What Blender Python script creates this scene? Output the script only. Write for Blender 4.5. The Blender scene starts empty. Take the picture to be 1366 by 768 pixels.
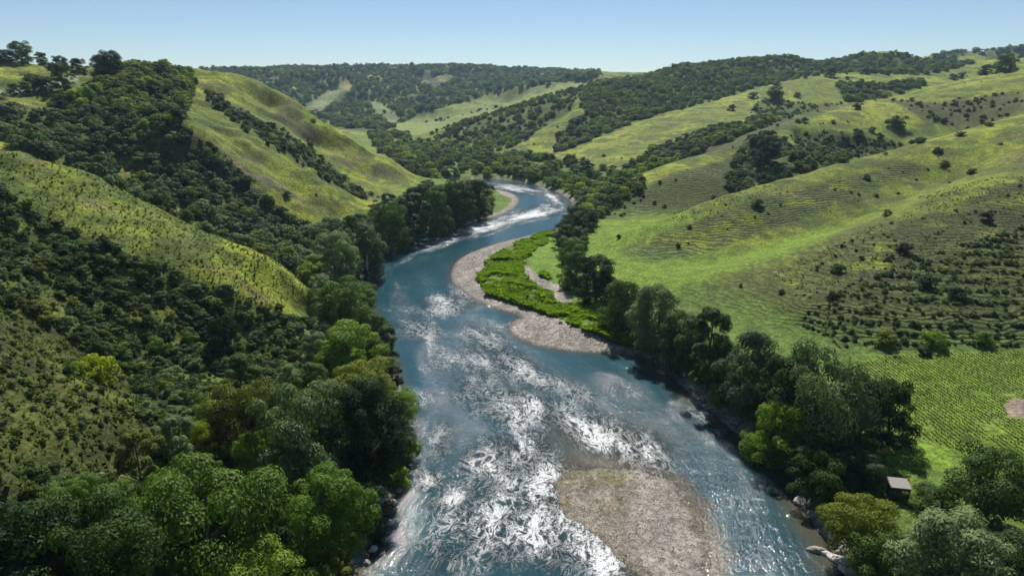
import bpy, math, random
import numpy as np
from mathutils import Vector
R = math.radians
sc = bpy.context.scene
col = sc.collection
rng = np.random.default_rng(7)
random.seed(7)

# ------------------------------------------------------------------ camera, sky, sun, exposure
H = 60.0
PITCH = R(16.2)
F = 911.0
cam_d = bpy.data.cameras.new('camera'); cam = bpy.data.objects.new('camera', cam_d); col.objects.link(cam)
cam.location = (0, 0, H); cam.rotation_euler = (R(90) - PITCH, 0, 0)
cam_d.sensor_width = 36; cam_d.lens = 36 * F / 1366; cam_d.clip_start = 1; cam_d.clip_end = 60000
sc.camera = cam
SUN_EL, SUN_AZ = R(50), R(2)
w = bpy.data.worlds.new('World'); sc.world = w; w.use_nodes = True
nt = w.node_tree; nt.nodes.clear()
sky = nt.nodes.new('ShaderNodeTexSky'); sky.sky_type = 'NISHITA'; sky.sun_disc = False
sky.sun_elevation = SUN_EL; sky.sun_rotation = SUN_AZ; sky.altitude = 1500; sky.air_density = 1.0; sky.dust_density = 0.0; sky.ozone_density = 3.6
bg = nt.nodes.new('ShaderNodeBackground'); bg.inputs[1].default_value = 0.064
wo = nt.nodes.new('ShaderNodeOutputWorld')
nt.links.new(sky.outputs[0], bg.inputs[0]); nt.links.new(bg.outputs[0], wo.inputs[0])
sl = bpy.data.lights.new('sun', 'SUN'); sun = bpy.data.objects.new('sun', sl); col.objects.link(sun)
sl.energy = 5.0; sl.angle = R(0.53); sl.color = (1.0, 0.955, 0.88)
sd = Vector((math.sin(SUN_AZ) * math.cos(SUN_EL), math.cos(SUN_AZ) * math.cos(SUN_EL), math.sin(SUN_EL)))
sun.rotation_euler = sd.to_track_quat('Z', 'Y').to_euler(); sun.location = (0, 0, 400)
sc.view_settings.view_transform = 'Standard'; sc.view_settings.look = 'None'
sc.view_settings.exposure = 0.48; sc.view_settings.gamma = 1.0
sc.render.engine = 'CYCLES'
sc.cycles.use_denoising = True; sc.cycles.max_bounces = 5; sc.cycles.diffuse_bounces = 2; sc.cycles.glossy_bounces = 2
sc.cycles.transmission_bounces = 3; sc.cycles.transparent_max_bounces = 4; sc.cycles.volume_bounces = 0
sc.cycles.sample_clamp_indirect = 4; sc.cycles.use_adaptive_sampling = True; sc.cycles.adaptive_threshold = 0.02

# ------------------------------------------------------------------ helpers
CP, SP = math.cos(PITCH), math.sin(PITCH)
def ray(px, py):
    px = np.asarray(px, float); py = np.asarray(py, float)
    dx = (px - 683) / F; dy = (384 - py) / F
    return dx, CP + dy * SP, -SP + dy * CP
def atY(px, py, Y):
    a, b, c = ray(px, py); t = Y / b
    return np.array([a * t, Y + 0 * t, H + c * t])
def atZ(px, py, z):
    a, b, c = ray(px, py); t = (z - H) / c
    return np.array([a * t, b * t, z + 0 * t])
def project(x, y, z):
    zz = z - H
    f = y * CP - zz * SP; u = y * SP + zz * CP
    f = np.where(f < 1e-3, 1e-3, f)
    return 683 + F * x / f, 384 - F * u / f
def ss(a, b, x):
    t = np.clip((x - a) / (b - a), 0, 1); return t * t * (3 - 2 * t)
def _h(ix, iy, s):
    n = (ix.astype(np.int64) * 374761393 + iy.astype(np.int64) * 668265263 + s * 1442695041) & 0xffffffff
    n = ((n ^ (n >> 13)) * 1274126177) & 0xffffffff
    return ((n ^ (n >> 16)) & 0xffffff) / float(0xffffff)
def vnoise(x, y, s=0):
    ix = np.floor(x); iy = np.floor(y); fx = x - ix; fy = y - iy
    fx = fx * fx * fx * (fx * (fx * 6 - 15) + 10); fy = fy * fy * fy * (fy * (fy * 6 - 15) + 10)
    ix = ix.astype(np.int64); iy = iy.astype(np.int64)
    a = _h(ix, iy, s); b = _h(ix + 1, iy, s); c = _h(ix, iy + 1, s); d = _h(ix + 1, iy + 1, s)
    return (a + (b - a) * fx) * (1 - fy) + (c + (d - c) * fx) * fy
def fbm(x, y, s=0, o=4, g=0.5):
    v = 0; a = 1; t = 0
    for i in range(o):
        v = v + a * vnoise(x, y, s + i * 17); t += a; a *= g
        x, y = (x * 0.8 - y * 0.6) * 2.03 + 3.1, (x * 0.6 + y * 0.8) * 2.03 + 1.7
    return v / t
def inpoly(px, py, poly):
    px = np.asarray(px); py = np.asarray(py)
    p = np.array(poly, float); r = np.zeros(px.shape, bool)
    m = (px >= p[:, 0].min()) & (px <= p[:, 0].max()) & (py >= p[:, 1].min()) & (py <= p[:, 1].max())
    if not m.any(): return r
    x = px[m]; y = py[m]; q = np.zeros(x.shape, bool)
    j = len(p) - 1
    for i in range(len(p)):
        xi, yi = p[i]; xj, yj = p[j]
        if yi != yj: q ^= ((yi > y) != (yj > y)) & (x < (xj - xi) * (y - yi) / (yj - yi) + xi)
        j = i
    r[m] = q
    return r
def segdist(x, y, P, closed=True):
    P = np.asarray(P, float); n = len(P) if closed else len(P) - 1
    best = np.full(x.shape, 1e18)
    for i in range(n):
        ax, ay = P[i]; bx, by = P[(i + 1) % len(P)]
        dx, dy = bx - ax, by - ay; L = dx * dx + dy * dy + 1e-12
        t = np.clip(((x - ax) * dx + (y - ay) * dy) / L, 0, 1)
        best = np.minimum(best, (x - ax - t * dx) ** 2 + (y - ay - t * dy) ** 2)
    return np.sqrt(best)
def smooth_poly(P, n=2):
    P = np.array(P, float)
    for _ in range(n):
        Q = np.empty((len(P) * 2, 2)); N = np.roll(P, -1, 0)
        Q[0::2] = .75 * P + .25 * N; Q[1::2] = .25 * P + .75 * N; P = Q
    return P

# ------------------------------------------------------------------ river outline (image points laid on the water plane)
riv_px = [(478,790),(487,745),(500,715),(516,690),(530,650),(543,615),(553,585),(548,560),(538,530),(528,490),(515,455),(500,420),(487,392),
 (480,368),(484,350),(500,336),(530,324),(570,312),(610,302),(640,292),(668,288),(688,276),(694,266),(684,258),(668,254),(655,252),(634,247.5),(600,244),(550,242),(490,241.5),
 (490,240),(550,240),(600,241.2),(634,241),(655,238),(700,243),(735,252),(758,264),(768,277),(755,291),(748,302),(735,308),(700,315),(650,328),(612,344),(600,364),(606,380),(630,398),(668,413),
 (700,422),(682,430),(678,440),(692,452),(720,463),(780,470),(846,472),(866,478),(882,488),(905,510),(930,532),(955,553),(985,580),(1012,603),(1045,625),(1062,650),(1072,675),(1085,700),(1104,722),(1120,750),(1136,790)]
riv_w = [tuple(atZ(a, b, 0.0)[:2]) for a, b in riv_px]
riv_w = [(-16, -400), (-17, -30), (-18, 30)] + riv_w + [(38, 30), (36, -30), (36, -400)]
RIV = smooth_poly(riv_w, 2)
isl_px = [(738,628),(741,655),(752,680),(775,700),(800,716),(830,740),(862,768),(900,800),(945,795),(946,768),(942,735),(934,700),(922,672),(905,650),(885,632),(850,620),(815,616),(770,614)]
ISL = smooth_poly([tuple(atZ(a, b, 0.0)[:2]) for a, b in isl_px], 2)

# ------------------------------------------------------------------ terrain control: (px, py, Y) seen points, (px, py, z) floor points, (px, Y, z) unseen ones
LY = [
 [(215,97,440),(250,97,445),(330,102,440),(400,141,430),(470,184,425),(520,216,422),(555,242,418)],
 [(212,185,291),(275,238,285),(325,283,277),(372,308,273)], [(75,335,141),(150,355,142),(196,378,144),(237,398,146),(298,412,148)],
 [(230,155,300),(305,206,297),(355,258,290),(400,294,285),(440,315,280)],
 [(290,172,332),(330,215,318),(400,258,308),(450,292,298)], [(330,190,328),(400,232,318),(455,272,308)], [(360,140,425),(430,190,412),(500,235,400)],
 [(298,138,382),(340,162,378),(390,190,371),(440,228,359),(490,265,345)],
 [(0,80,420),(60,94,430),(110,100,440),(160,102,445)],
 [(0,128,330),(75,115,350),(110,106,370)],
 [(0,150,300),(60,165,300),(130,190,285),(220,250,265),(300,290,255),(360,322,246)],
 [(-90,165,180),(0,196,178),(100,230,176),(170,260,174),(237,297,172),(305,326,170),(359,354,169),(406,387,170)],
 [(-90,215,150),(0,245,150),(78,297,148),(152,317,150),(196,341,150),(237,365,150),(298,381,152),(355,409,154),(403,428,160)],
 [(0,380,120),(60,400,125),(150,440,128),(250,470,132),(330,490,137)],
 [(-60,430,95),(0,500,88),(60,560,84),(130,600,86),(200,620,90)],
 [(100,480,112),(180,520,112),(250,565,100)],
 [(0,640,66),(100,680,75)], [(0,768,55)], [(200,722,77)],
 # near hill on the far side of the river
 [(1366,152,380),(1300,174,355),(1240,188,335),(1139,212,310),(1036,239,290),(968,259,275),(900,285,262),(850,306,252),(820,324,248)],
 [(950,352,220),(1050,322,235),(1120,302,245),(1180,277,255),(1250,242,280)],
 [(900,374,196),(1000,350,205),(1080,325,213),(1180,290,222),(1260,260,235),(1366,225,250)],
 [(1200,340,190),(1366,300,205)], [(1080,400,165),(1200,400,162),(1366,380,170)],
 [(1150,437,150),(1366,430,151)],
 # second hill
 [(788,279,330),(830,253,345),(882,224,370),(921,211,390),(960,199,410),(1002,184,440),(1030,174,460),(1057,164,480),(1091,151,510),(1135,141,545),(1183,132,580),(1241,117,620),(1309,103,660),(1366,95,700)],
 [(1000,202,436),(1005,240,362)], [(930,235,350)], [(1062,205,390)],
 [(1062,170,468),(1130,181,455),(1210,195,445)], [(1066,182,464),(1130,197,451),(1196,204,442)],
 # third hill
 [(721,210,560),(778,196,590),(846,167,650),(900,148,700),(950,139,740),(1000,122,790),(1060,105,850),(1091,98,900),(1150,99,930),(1200,95,960),(1300,92,1000),(1366,84,1050)],
 [(1040,155,625),(960,176,562),(900,197,520),(860,217,480)],
 # wooded hill and its spurs
 [(799,112,1000),(830,105,1020),(880,96,1050),(900,91,1060),(970,86,1080),(1060,79,1100),(1100,77,1110),(1150,73,1120),(1200,75,1120),(1235,88,1120)],
 [(790,114,960),(734,129,900),(677,147,850),(643,160,820),(609,176,785),(568,194,730)],
 [(799,127,820),(761,149,760),(728,173,700),(700,191,660),(677,207,630)],
 [(760,162,800),(700,180,730),(660,195,690)], [(800,171,680),(760,190,640)],
 # pale ridge behind
 [(795,104,1500),(728,117,1420),(643,136,1330),(592,147,1280),(548,160,1200),(508,177,950)],
 # far plateau
 [(300,99,2000),(350,100,2000),(420,95,2000),(520,93,2000),(609,94,2000),(677,97,2000),(728,99,2100),(799,102,2300)],
 [(460,107,1600),(430,128,1450),(400,150,1330)], [(478,122,1560),(507,140,1400),(538,160,1230)], [(448,142,1350),(490,165,1150)],
 [(600,118,1700),(640,128,1550)], [(560,135,1450)],
 [(1230,84,1500),(1290,80,1500),(1320,74,1550),(1366,70,1600)],
]
LZ = [
 [(430,560,3),(350,600,3),(300,680,3),(250,760,2.5),(420,760,2)], [(430,450,3.5),(450,380,3.5),(462,335,3.5),(500,310,3.5)],
 [(560,285,3),(610,268,3),(640,245,3.5)], [(560,256,4.5),(590,238,4.5),(620,228,4.5)], [(410,422,4)], [(345,500,4)],
 [(800,335,3.5),(812,360,3.5),(850,385,3.5),(950,400,4),(1050,435,4),(1140,469,4),(1250,467,4),(1366,465,4.5)],
 [(830,365,4),(890,358,4.2)], [(780,298,3.5),(830,296,4),(870,296,5)],
 [(1150,480,3.5),(1366,480,4)], [(1200,560,3.3),(1366,600,3.5)], [(1160,640,2.6),(1250,640,3),(1366,740,3)], [(1200,720,2.5)],
 [(880,440,3),(1000,500,3),(1080,540,3)], [(700,370,1.8),(740,420,1.8),(780,350,3),(770,320,3)],
 [(715,222,5),(780,241,4.5),(840,238,5),(700,232,4)], [(660,222,4),(690,214,5)], [(560,205,5),(620,205,5)],
]
LH = [(250,520,60),(400,500,30),(330,560,30),(500,480,8),(0,600,80),(100,600,74),(300,800,20),(450,700,8),(200,900,50),(0,1200,90),(300,1200,60),(420,1000,10),
 (100,215,27),(200,222,17),(280,226,10),(0,215,34),(-90,220,42),(-200,90,30),(-300,60,30),(-500,150,50),(-300,250,58),(-400,400,80),(-800,100,45),(-100,60,24),(-300,900,95),
 (1500,250,38),(1500,150,8),(1500,110,4),(1500,400,60),(1700,200,30),(1500,600,85),(2200,150,25),(2200,400,80),(1800,1000,95),
 (900,290,4),(960,300,3.5),(1036,318,4),(1139,342,8),(1240,370,13),(1366,420,20),(860,280,3.5),
 (800,400,5),(850,430,6),(900,440,9),(960,470,12),(1057,560,20),(1135,640,28),(1241,720,38),(1366,800,50),
 (900,770,24),(1000,860,40),(1091,960,56),(1200,1010,66),(1300,1200,80),(1366,1250,80),(1000,1400,75),(1200,1350,80),(850,1400,55),(1200,1800,85),
 (700,1000,12),(650,950,8),(600,900,5),(760,1050,30),(700,1700,55),(620,2600,100),(400,2600,110),(800,2700,95),(0,2000,110),(-400,2000,110),(1400,2300,95),(1900,2200,95)]
for p in range(-600, 2100, 300): LH.append((p, 4500, 70)); LH.append((p, 9000, 60))
pts = []
def dens(line):
    line = np.array(line)
    out = [line[0]]
    for a, b in zip(line[:-1], line[1:]):
        la, lb = np.array([math.atan2(a[0], a[1]), math.log(math.hypot(a[0], a[1]))]), np.array([math.atan2(b[0], b[1]), math.log(math.hypot(b[0], b[1]))])
        n = max(1, int(np.linalg.norm(la - lb) / 0.035))
        for k in range(1, n + 1): out.append(a + (b - a) * k / n)
    return out
for L in LY: pts += dens([atY(*p) for p in L])
for L in LZ: pts += dens([atZ(*p) for p in L])
for p, Y, z in LH: pts.append(np.array([(p - 683) / F * Y * 1.0 / CP if False else (p - 683) / F * Y, Y, z]))
for a, z in ((-100,40),(-130,30),(100,20),(130,25),(160,8),(180,3),(-160,8)):
    for rr in (60, 200, 700, 3000): pts.append(np.array([math.sin(R(a)) * rr, math.cos(R(a)) * rr, z + rr * .02]))
# the flat floor along both banks
for i in range(0, len(RIV), 3):
    x, y = RIV[i]
    if y > 30:
        pts.append(np.array([x, y, 1.6]))
pts = np.array(pts)
def lp(x, y): return np.arctan2(x, y), np.log(np.hypot(x, y))
cu, cv = lp(pts[:, 0], pts[:, 1])
keep = []; seen = {}
for i in range(len(pts)):
    k = (round(cu[i] / .006), round(cv[i] / .006))
    if k in seen: continue
    seen[k] = 1; keep.append(i)
pts = pts[keep]; cu = cu[keep]; cv = cv[keep]
N = len(pts)
D = np.sqrt((cu[:, None] - cu[None]) ** 2 + (cv[:, None] - cv[None]) ** 2 + 1e-5)
A = np.zeros((N + 1, N + 1)); A[:N, :N] = -D + np.eye(N) * 1e-3; A[:N, N] = 1; A[N, :N] = 1
sol = np.linalg.solve(A, np.append(pts[:, 2], 0))
def rbf(u, v):
    out = np.empty(u.size); uf = u.ravel(); vf = v.ravel()
    for i in range(0, uf.size, 20000):
        d = np.sqrt((uf[i:i+20000, None] - cu) ** 2 + (vf[i:i+20000, None] - cv) ** 2 + 1e-5)
        out[i:i+20000] = -d @ sol[:N] + sol[N]
    return out.reshape(u.shape)
# log-polar grid round the foot of the camera: fine in front, coarse behind
az = np.concatenate([np.arange(-180, -60, 4.0), np.arange(-60, -41, 0.6), np.arange(-41, 41, 0.115), np.arange(41, 60, 0.6), np.arange(60, 180.1, 4.0)])
az = np.radians(az)
lr = np.concatenate([np.arange(math.log(6), math.log(50), 0.04), np.arange(math.log(50), math.log(320), 0.0045), np.arange(math.log(320), math.log(2700), 0.0055), np.arange(math.log(2700), math.log(3050), 0.03)])
# coarse solve then upsample
azc = np.concatenate([az[np.abs(az) > R(41)], np.radians(np.arange(-41, 41, 0.16))]); azc = np.unique(azc)
lrc = np.unique(np.concatenate([np.concatenate([np.arange(math.log(6), math.log(60), .04), np.arange(math.log(60), math.log(2500), 0.006), np.arange(math.log(2500), math.log(6000), .04)]), [lr[-1] + .01]]))
UU, VV = np.meshgrid(azc, lrc)
Zc = rbf(UU, VV)
for _ in range(1):
    Zc[1:-1, 1:-1] = Zc[1:-1, 1:-1] * .4 + .15 * (Zc[:-2, 1:-1] + Zc[2:, 1:-1] + Zc[1:-1, :-2] + Zc[1:-1, 2:])
def bil(Z, u, v, ua, va):
    iu = np.interp(u, ua, np.arange(len(ua))); iv = np.interp(v, va, np.arange(len(va)))
    i0 = np.clip(iu.astype(int), 0, len(ua) - 2); j0 = np.clip(iv.astype(int), 0, len(va) - 2)
    fu = iu - i0; fv = iv - j0
    return (Z[j0, i0] * (1 - fu) + Z[j0, i0 + 1] * fu) * (1 - fv) + (Z[j0 + 1, i0] * (1 - fu) + Z[j0 + 1, i0 + 1] * fu) * fv
U, V = np.meshgrid(az, lr)
Zb = bil(Zc, U, V, azc, lrc)
RR = np.exp(V); X = RR * np.sin(U); Y = RR * np.cos(U)
inr = inpoly(X, Y, RIV)
near = (RR < 1100) & (Y > -420)
sdf = np.full(X.shape, 999.0)
dr = segdist(X[near], Y[near], RIV)
sdf[near] = np.where(inr[near], -dr, dr)
JI = (fbm(X / 3.0, Y / 3.0, 55, 4) - .5) * 3.0
ini = inpoly(X, Y, ISL); nn = (RR < 140)
di = segdist(X[nn], Y[nn], ISL); di = np.where(ini[nn], -di, di) + JI[nn]       # < 0 on the island
dI = np.full(X.shape, 999.0); dI[nn] = di
PX0, PY0 = project(X, Y, np.zeros_like(X) + 1.0)
# flat floor and slopes
Zf = Zb - 2.4
Zs = 2.2 + (Zf + np.sqrt(Zf * Zf + 1.2)) / 2
hill = ss(5, 16, Zb)
far = ss(350, 1400, RR)
wx = X + 14 * (fbm(X / 60, Y / 60, 5, 2) - .5); wy = Y + 14 * (fbm(X / 60, Y / 60, 9, 2) - .5)
rid = 1 - np.abs(2 * fbm(wx / 38, wy / 38, 11, 4) - 1)
ridf = 1 - np.abs(2 * fbm(wx / 170, wy / 170, 21, 5) - 1)
calm = ss(20, 60, X) * ss(120, 160, Y) * .78
Zn = hill * (1 - far) * ((rid - .75) * 6.5 * (1 - calm) + (fbm(X / 7, Y / 7, 31, 3) - .5) * 1.1 * (1 - calm * .6)) + hill * far * ((ridf - .75) * 46 * ss(900, 1700, RR) + (ridf - .75) * 12) + (1 - hill) * (fbm(X / 18, Y / 18, 41, 3) - .5) * .8
sA = ss(-40, -75, X) * ss(262, 285, Y) * ss(470, 430, Y) * hill
Zn = Zn + sA * ((1 - np.abs(2 * fbm((X + .25 * Y) / 75, (Y - .25 * X) / 11, 27, 4) - 1)) - .72) * 4.0
Zl = Zs + Zn
wdt = np.where(inpoly(PX0, PY0, [(580,300),(770,290),(800,330),(700,400),(880,460),(860,480),(660,480),(590,420)]) | inpoly(PX0, PY0, [(640,248),(700,250),(700,290),(640,295)]), 16.0, 4.5)
bank = ss(0, 1, sdf / wdt)
low = 0.05 + sdf * .055
Z = np.where(sdf > 0, low * (1 - bank) + Zl * bank, np.maximum(-1.8, sdf * 0.16))
isl = np.where(dI < 0, 0.02 + np.minimum(-dI * .05, .55) + .22 * (fbm(X / 5, Y / 5, 51, 3) - .5) * ss(0, 4, -dI) - .30 * ss(93, 105, Y), -9)
Z = np.where(dI < 0, isl, np.where(dI < 6, np.maximum(Z, -dI * .12), Z))
def ground(x, y):
    x = np.asarray(x, float); y = np.asarray(y, float)
    return bil(Z, np.arctan2(x, y), np.log(np.maximum(np.hypot(x, y), 6.1)), az, lr)
def field_at(Fd, x, y):
    return bil(Fd, np.arctan2(x, y), np.log(np.maximum(np.hypot(x, y), 6.1)), az, lr)
KM = np.maximum.accumulate((Z - H) / RR, axis=0)      # steepest line of sight up to each cell
def visible(x, y, z, slack=0.0):
    r = np.hypot(x, y)
    k = bil(KM, np.arctan2(x, y), np.log(r) - .012, az, lr)
    return (z - H) / r > k - slack
tt = np.exp(np.arange(math.log(40), math.log(3500), .0025))
def hit(px, py):
    a, b, c = ray(px, py)
    hx = math.hypot(a, b); t = tt / hx
    g = ground(a * t, b * t); zz = H + c * t
    k = np.nonzero(zz < g)[0]
    if len(k) == 0: k = [int(np.argmin(zz - g))]
    i = k[0]
    return float(a * t[i]), float(b * t[i]), float(g[i])
PX, PY = project(X, Y, Z)

# ------------------------------------------------------------------ what grows where: image outlines with a range of distances
RG = dict(
 gullyB=([(-300,60),(0,140),(60,150),(110,150),(215,150),(240,165),(300,215),(350,265),(400,295),(450,320),(435,375),(405,378),(355,350),(300,320),(237,292),(170,256),(100,226),(0,190),(-300,100)],180,345),
 topwood=([(132,98),(150,80),(230,90),(262,105),(245,150),(225,175),(180,190),(110,165),(60,140),(135,118)],255,460),
 faceC=([(-300,200),(0,250),(80,300),(190,345),(300,385),(400,428),(450,440),(430,500),(330,545),(230,560),(150,490),(60,430),(0,410),(-300,330)],110,162),
 faceA=([(235,160),(305,210),(355,262),(400,297),(380,297),(330,275),(270,230),(230,190),(205,175)],255,305),
 gullyM=([(270,120),(300,130),(345,158),(395,185),(445,225),(500,262),(480,270),(430,238),(380,205),(330,175),(290,150)],330,420),
 slopeD=([(-300,400),(0,410),(60,430),(150,490),(230,560),(260,560),(215,640),(100,650),(0,650),(-300,700)],50,140),
 lowscrub=([(-300,640),(0,640),(100,640),(190,620),(230,560),(330,540),(300,640),(200,768),(-300,900)],30,145),
 r1scrub=([(1060,430),(1090,400),(1160,372),(1240,340),(1366,300),(1900,300),(1900,470),(1366,462),(1140,467)],135,225),
 r1face=([(1060,400),(1060,350),(1180,300),(1300,262),(1366,240),(1900,200),(1900,330),(1366,330),(1240,360),(1100,400)],150,260),
 r1upper=([(840,340),(900,305),(1000,270),(1100,245),(1200,220),(1240,225),(1150,260),(1040,300),(950,335),(870,350)],200,320),
 r2gully=([(985,205),(1005,180),(1035,180),(1062,200),(1140,208),(1125,216),(1040,240),(990,262),(960,255)],300,470),
 r2shade=([(1056,166),(1130,181),(1212,195),(1180,204),(1120,212),(1060,205)],330,466),  # shadow under the ledge, painted as dark scrub ground
 r2slope=([(840,262),(900,232),(960,215),(990,205),(985,262),(940,282),(800,292)],290,420),
 r2shade2=([(1185,133),(1240,138),(1366,122),(1366,150),(1290,176),(1230,160)],420,640),  # shade of the upper drop, put in as a patch of scrub darkness
 r3gully=([(830,225),(870,200),(900,190),(960,170),(1020,155),(1040,160),(990,180),(930,205),(880,232),(850,245)],400,620),
 r3dark=([(1020,128),(1090,140),(1130,138),(1080,150),(1040,160),(1000,150)],500,760),
 r3band=([(1115,110),(1180,113),(1225,108),(1240,112),(1180,130),(1130,140)],560,900),
 r4wood=([(800,104),(840,92),(1000,78),(1240,70),(1300,85),(1240,100),(1100,97),(1000,118),(940,138),(880,152),(820,172),(760,200),(740,205),(745,180),(780,150),(770,128)],560,1300),
 r4wood2=([(560,195),(610,168),(680,142),(740,122),(780,116),(760,145),(725,170),(690,195),(640,210),(600,215)],600,960),
 farA=([(250,80),(800,90),(800,104),(700,116),(620,135),(560,152),(520,172),(480,185),(300,110)],960,2500),
 farR=([(1240,70),(1366,55),(1366,75),(1300,72),(1250,84)],1350,1700),
 gap=([(185,515),(350,510),(350,600),(190,600)],85,175),
 valley=([(480,260),(520,215),(490,180),(520,175),(580,195),(640,205),(720,208),(860,235),(850,262),(800,285),(760,262),(700,240),(620,232),(560,245)],442,1050),
)
def jpx(x, y, a=1.0):
    return a * 9 * (fbm(x / 9, y / 9, 61, 3) - .5), a * 7 * (fbm(x / 9 + 50, y / 9, 62, 3) - .5)
JX, JY = jpx(X, Y)
def mask(name, px, py, yy):
    p, a, b = RG[name]
    return inpoly(px, py, p) & (yy > a) & (yy < b)
def feather(name):
    "region mask on the terrain grid, its edge broken up by noise and softened by one blur pass"
    m = mask(name, PX + JX, PY + JY, Y).astype(float)
    return blur(m, 3)
def blur(m, k=2):
    for _ in range(k):
        m = m.copy(); m[1:-1, 1:-1] = .4 * m[1:-1, 1:-1] + .15 * (m[:-2, 1:-1] + m[2:, 1:-1] + m[1:-1, :-2] + m[1:-1, 2:])
    return m
def pm(poly, ya=0, yb=9999, k=2):
    return blur((inpoly(PX + JX * .4, PY + JY * .4, poly) & (Y > ya) & (Y < yb)).astype(float), k)
C = np.zeros(X.shape + (3,))
def lay(c, m):
    C[:] = C * (1 - m[..., None]) + np.array(c) * m[..., None]
big = fbm(X / 45, Y / 45, 71, 4); med = fbm(X / 11, Y / 11, 72, 4); fine = fbm(X / 2.2, Y / 2.2, 73, 3)
C[:] = (0.130, 0.170, 0.022)
lay((0.215, 0.25, 0.027), ss(.42, .65, big)); lay((0.06, 0.09, 0.022), ss(.50, .64, med) * .8)
lay((0.085, 0.10, 0.028), ss(.5, .62, fbm(X / 4, Y / 4, 78, 3)) * .55 * (RR < 900))
lay((0.15, 0.13, 0.06), ss(.62, .75, fbm(X / 20, Y / 6, 75, 4)) * .5)
for n, s in (('gullyB', .45), ('topwood', .7), ('faceC', .65), ('gap', .9), ('faceA', .9), ('gullyM', .7), ('lowscrub', .8), ('r1scrub', .75), ('r2gully', .8), ('r2shade', .95), ('r3gully', .7), ('r3dark', .8), ('r3band', .8), ('r4wood', .85), ('r4wood2', .7), ('farR', .8), ('valley', .5)):
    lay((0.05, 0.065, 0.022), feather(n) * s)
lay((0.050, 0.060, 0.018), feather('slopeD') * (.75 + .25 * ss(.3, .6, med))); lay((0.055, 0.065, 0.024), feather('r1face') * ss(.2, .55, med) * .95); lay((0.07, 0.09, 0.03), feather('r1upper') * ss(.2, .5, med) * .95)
lay((0.06, 0.075, 0.026), feather('r2slope') * .9); lay((0.085, 0.10, 0.026), pm([(825,395),(880,378),(920,366),(1000,345),(1080,322),(1180,288),(1200,300),(1110,380),(1100,450),(1140,468),(1140,480),(1050,460),(950,440),(860,420)], 120, 280, 6) * (.45 + .55 * ss(.3, .6, fbm(X / 6, Y / 6, 79, 4)))); lay((0.06, 0.065, 0.028), feather('r2shade2') * ss(.3, .5, big) * .9); lay((0.06, 0.07, 0.028), pm([(850,235),(900,205),(960,180),(1040,160),(1100,150),(1040,175),(985,200),(940,215),(880,240)], 400, 700, 4) * .8)
lay((0.05, 0.07, 0.03), feather('farA') * ss(.35, .5, fbm(X / 120, Y / 120, 77, 4)))
lay((0.095, 0.088, 0.05), pm([(296,198),(330,208),(420,258),(450,285),(420,280),(370,255),(320,230)], 270, 330, 3) * ss(.35, .6, med) * .8)
lay((0.085, 0.085, 0.045), pm([(330,118),(400,158),(470,200),(530,232),(500,240),(430,208),(370,165)], 380, 440, 3) * ss(.3, .6, med) * .8)
flat = (1 - ss(4.5, 7.5, Z)) * (Y > 40) * (RR < 900)
lay((0.09, 0.15, 0.028), flat * .8)
GREEN = (0.125, 0.195, 0.022)
lay(GREEN, pm([(815,335),(860,352),(950,347),(1040,320),(1100,303),(1130,300),(1100,322),(1000,360),(920,385),(860,410),(800,400),(790,350)], 180, 290, 5) * .85)
lay(GREEN, pm([(770,296),(860,292),(950,284),(900,302),(840,328),(800,340),(770,330)], 220, 340) * .9)
lay((0.11, 0.19, 0.025), pm([(690,330),(740,303),(790,300),(800,400),(850,470),(800,440),(740,400),(700,360)], 150, 300) * .9)
MARSH = [(750,303),(720,314),(690,326),(665,338),(650,352),(640,372),(646,392),(676,402),(712,414),(745,424),(775,437),(810,451),(850,467),(872,462),(850,440),(815,420),(790,405),(765,398),(742,380),(712,358),(700,348),(712,335),(738,318)]
lay((0.09, 0.15, 0.02), pm(MARSH, 100, 300))
lay((0.125, 0.205, 0.025), pm([(700,322),(735,308),(745,312),(735,335),(760,375),(755,385),(720,355),(702,345)], 100, 300) * .8)
FIELD = [(1146,478),(1250,472),(1366,468),(1900,468),(1900,780),(1366,700),(1310,640),(1275,600),(1215,585),(1180,540)]
lay((0.115, 0.175, 0.024), pm(FIELD, 60, 150)); lay((0.12, 0.17, 0.03), pm(FIELD, 60, 150) * ss(.5, .65, med))
lay((0.13, 0.215, 0.025), pm([(1185,595),(1215,585),(1270,600),(1268,625),(1180,632)], 60, 130))
lay((0.24, 0.19, 0.15), pm([(1338,540),(1352,532),(1400,535),(1400,560),(1345,556)], 60, 150, 1))
# gravel, sand and banks
grav = ((sdf > -30) & (sdf < 40)).astype(float) * pm([(560,300),(775,285),(775,300),(700,318),(660,338),(650,352),(640,372),(646,392),(672,404),(712,416),(745,425),(775,439),(810,453),(848,468),(870,480),(660,490),(560,420)], 90, 330, 1)
grav = np.maximum(grav, pm([(655,246),(684,250),(700,262),(696,278),(660,295),(630,298),(655,286),(679,274),(684,266),(668,259)], 250, 420, 1))
grav = np.maximum(grav, (dI < 7) * 1.0)
PATHP = [(697,357),(705,354),(712,362),(722,371),(745,380),(762,398),(765,403),(742,404),(736,390),(712,377),(699,366)]
grav = np.maximum(grav, pm([(1094,742),(1104,722),(1122,722),(1140,745),(1156,775),(1120,790)], 0, 110, 1))
grav = np.maximum(grav, pm(PATHP, 100, 300, 1))
edge = ss(3.2, .8, sdf) * (sdf > -5); grav = np.maximum(grav, edge * .9)
gcol = np.array((0.31, 0.285, 0.245)) * (0.62 + .6 * fbm(X / 5, Y / 9, 81, 5))[..., None]
wet = ss(1.6, 0.2, np.where(dI < 20, np.minimum(sdf + 99 * (sdf < 0), -dI + 99 * (dI > 0)), sdf))
gcol = gcol * (1 - .45 * wet[..., None])
g3 = grav[..., None]; C = C * (1 - g3) + gcol * g3
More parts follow.
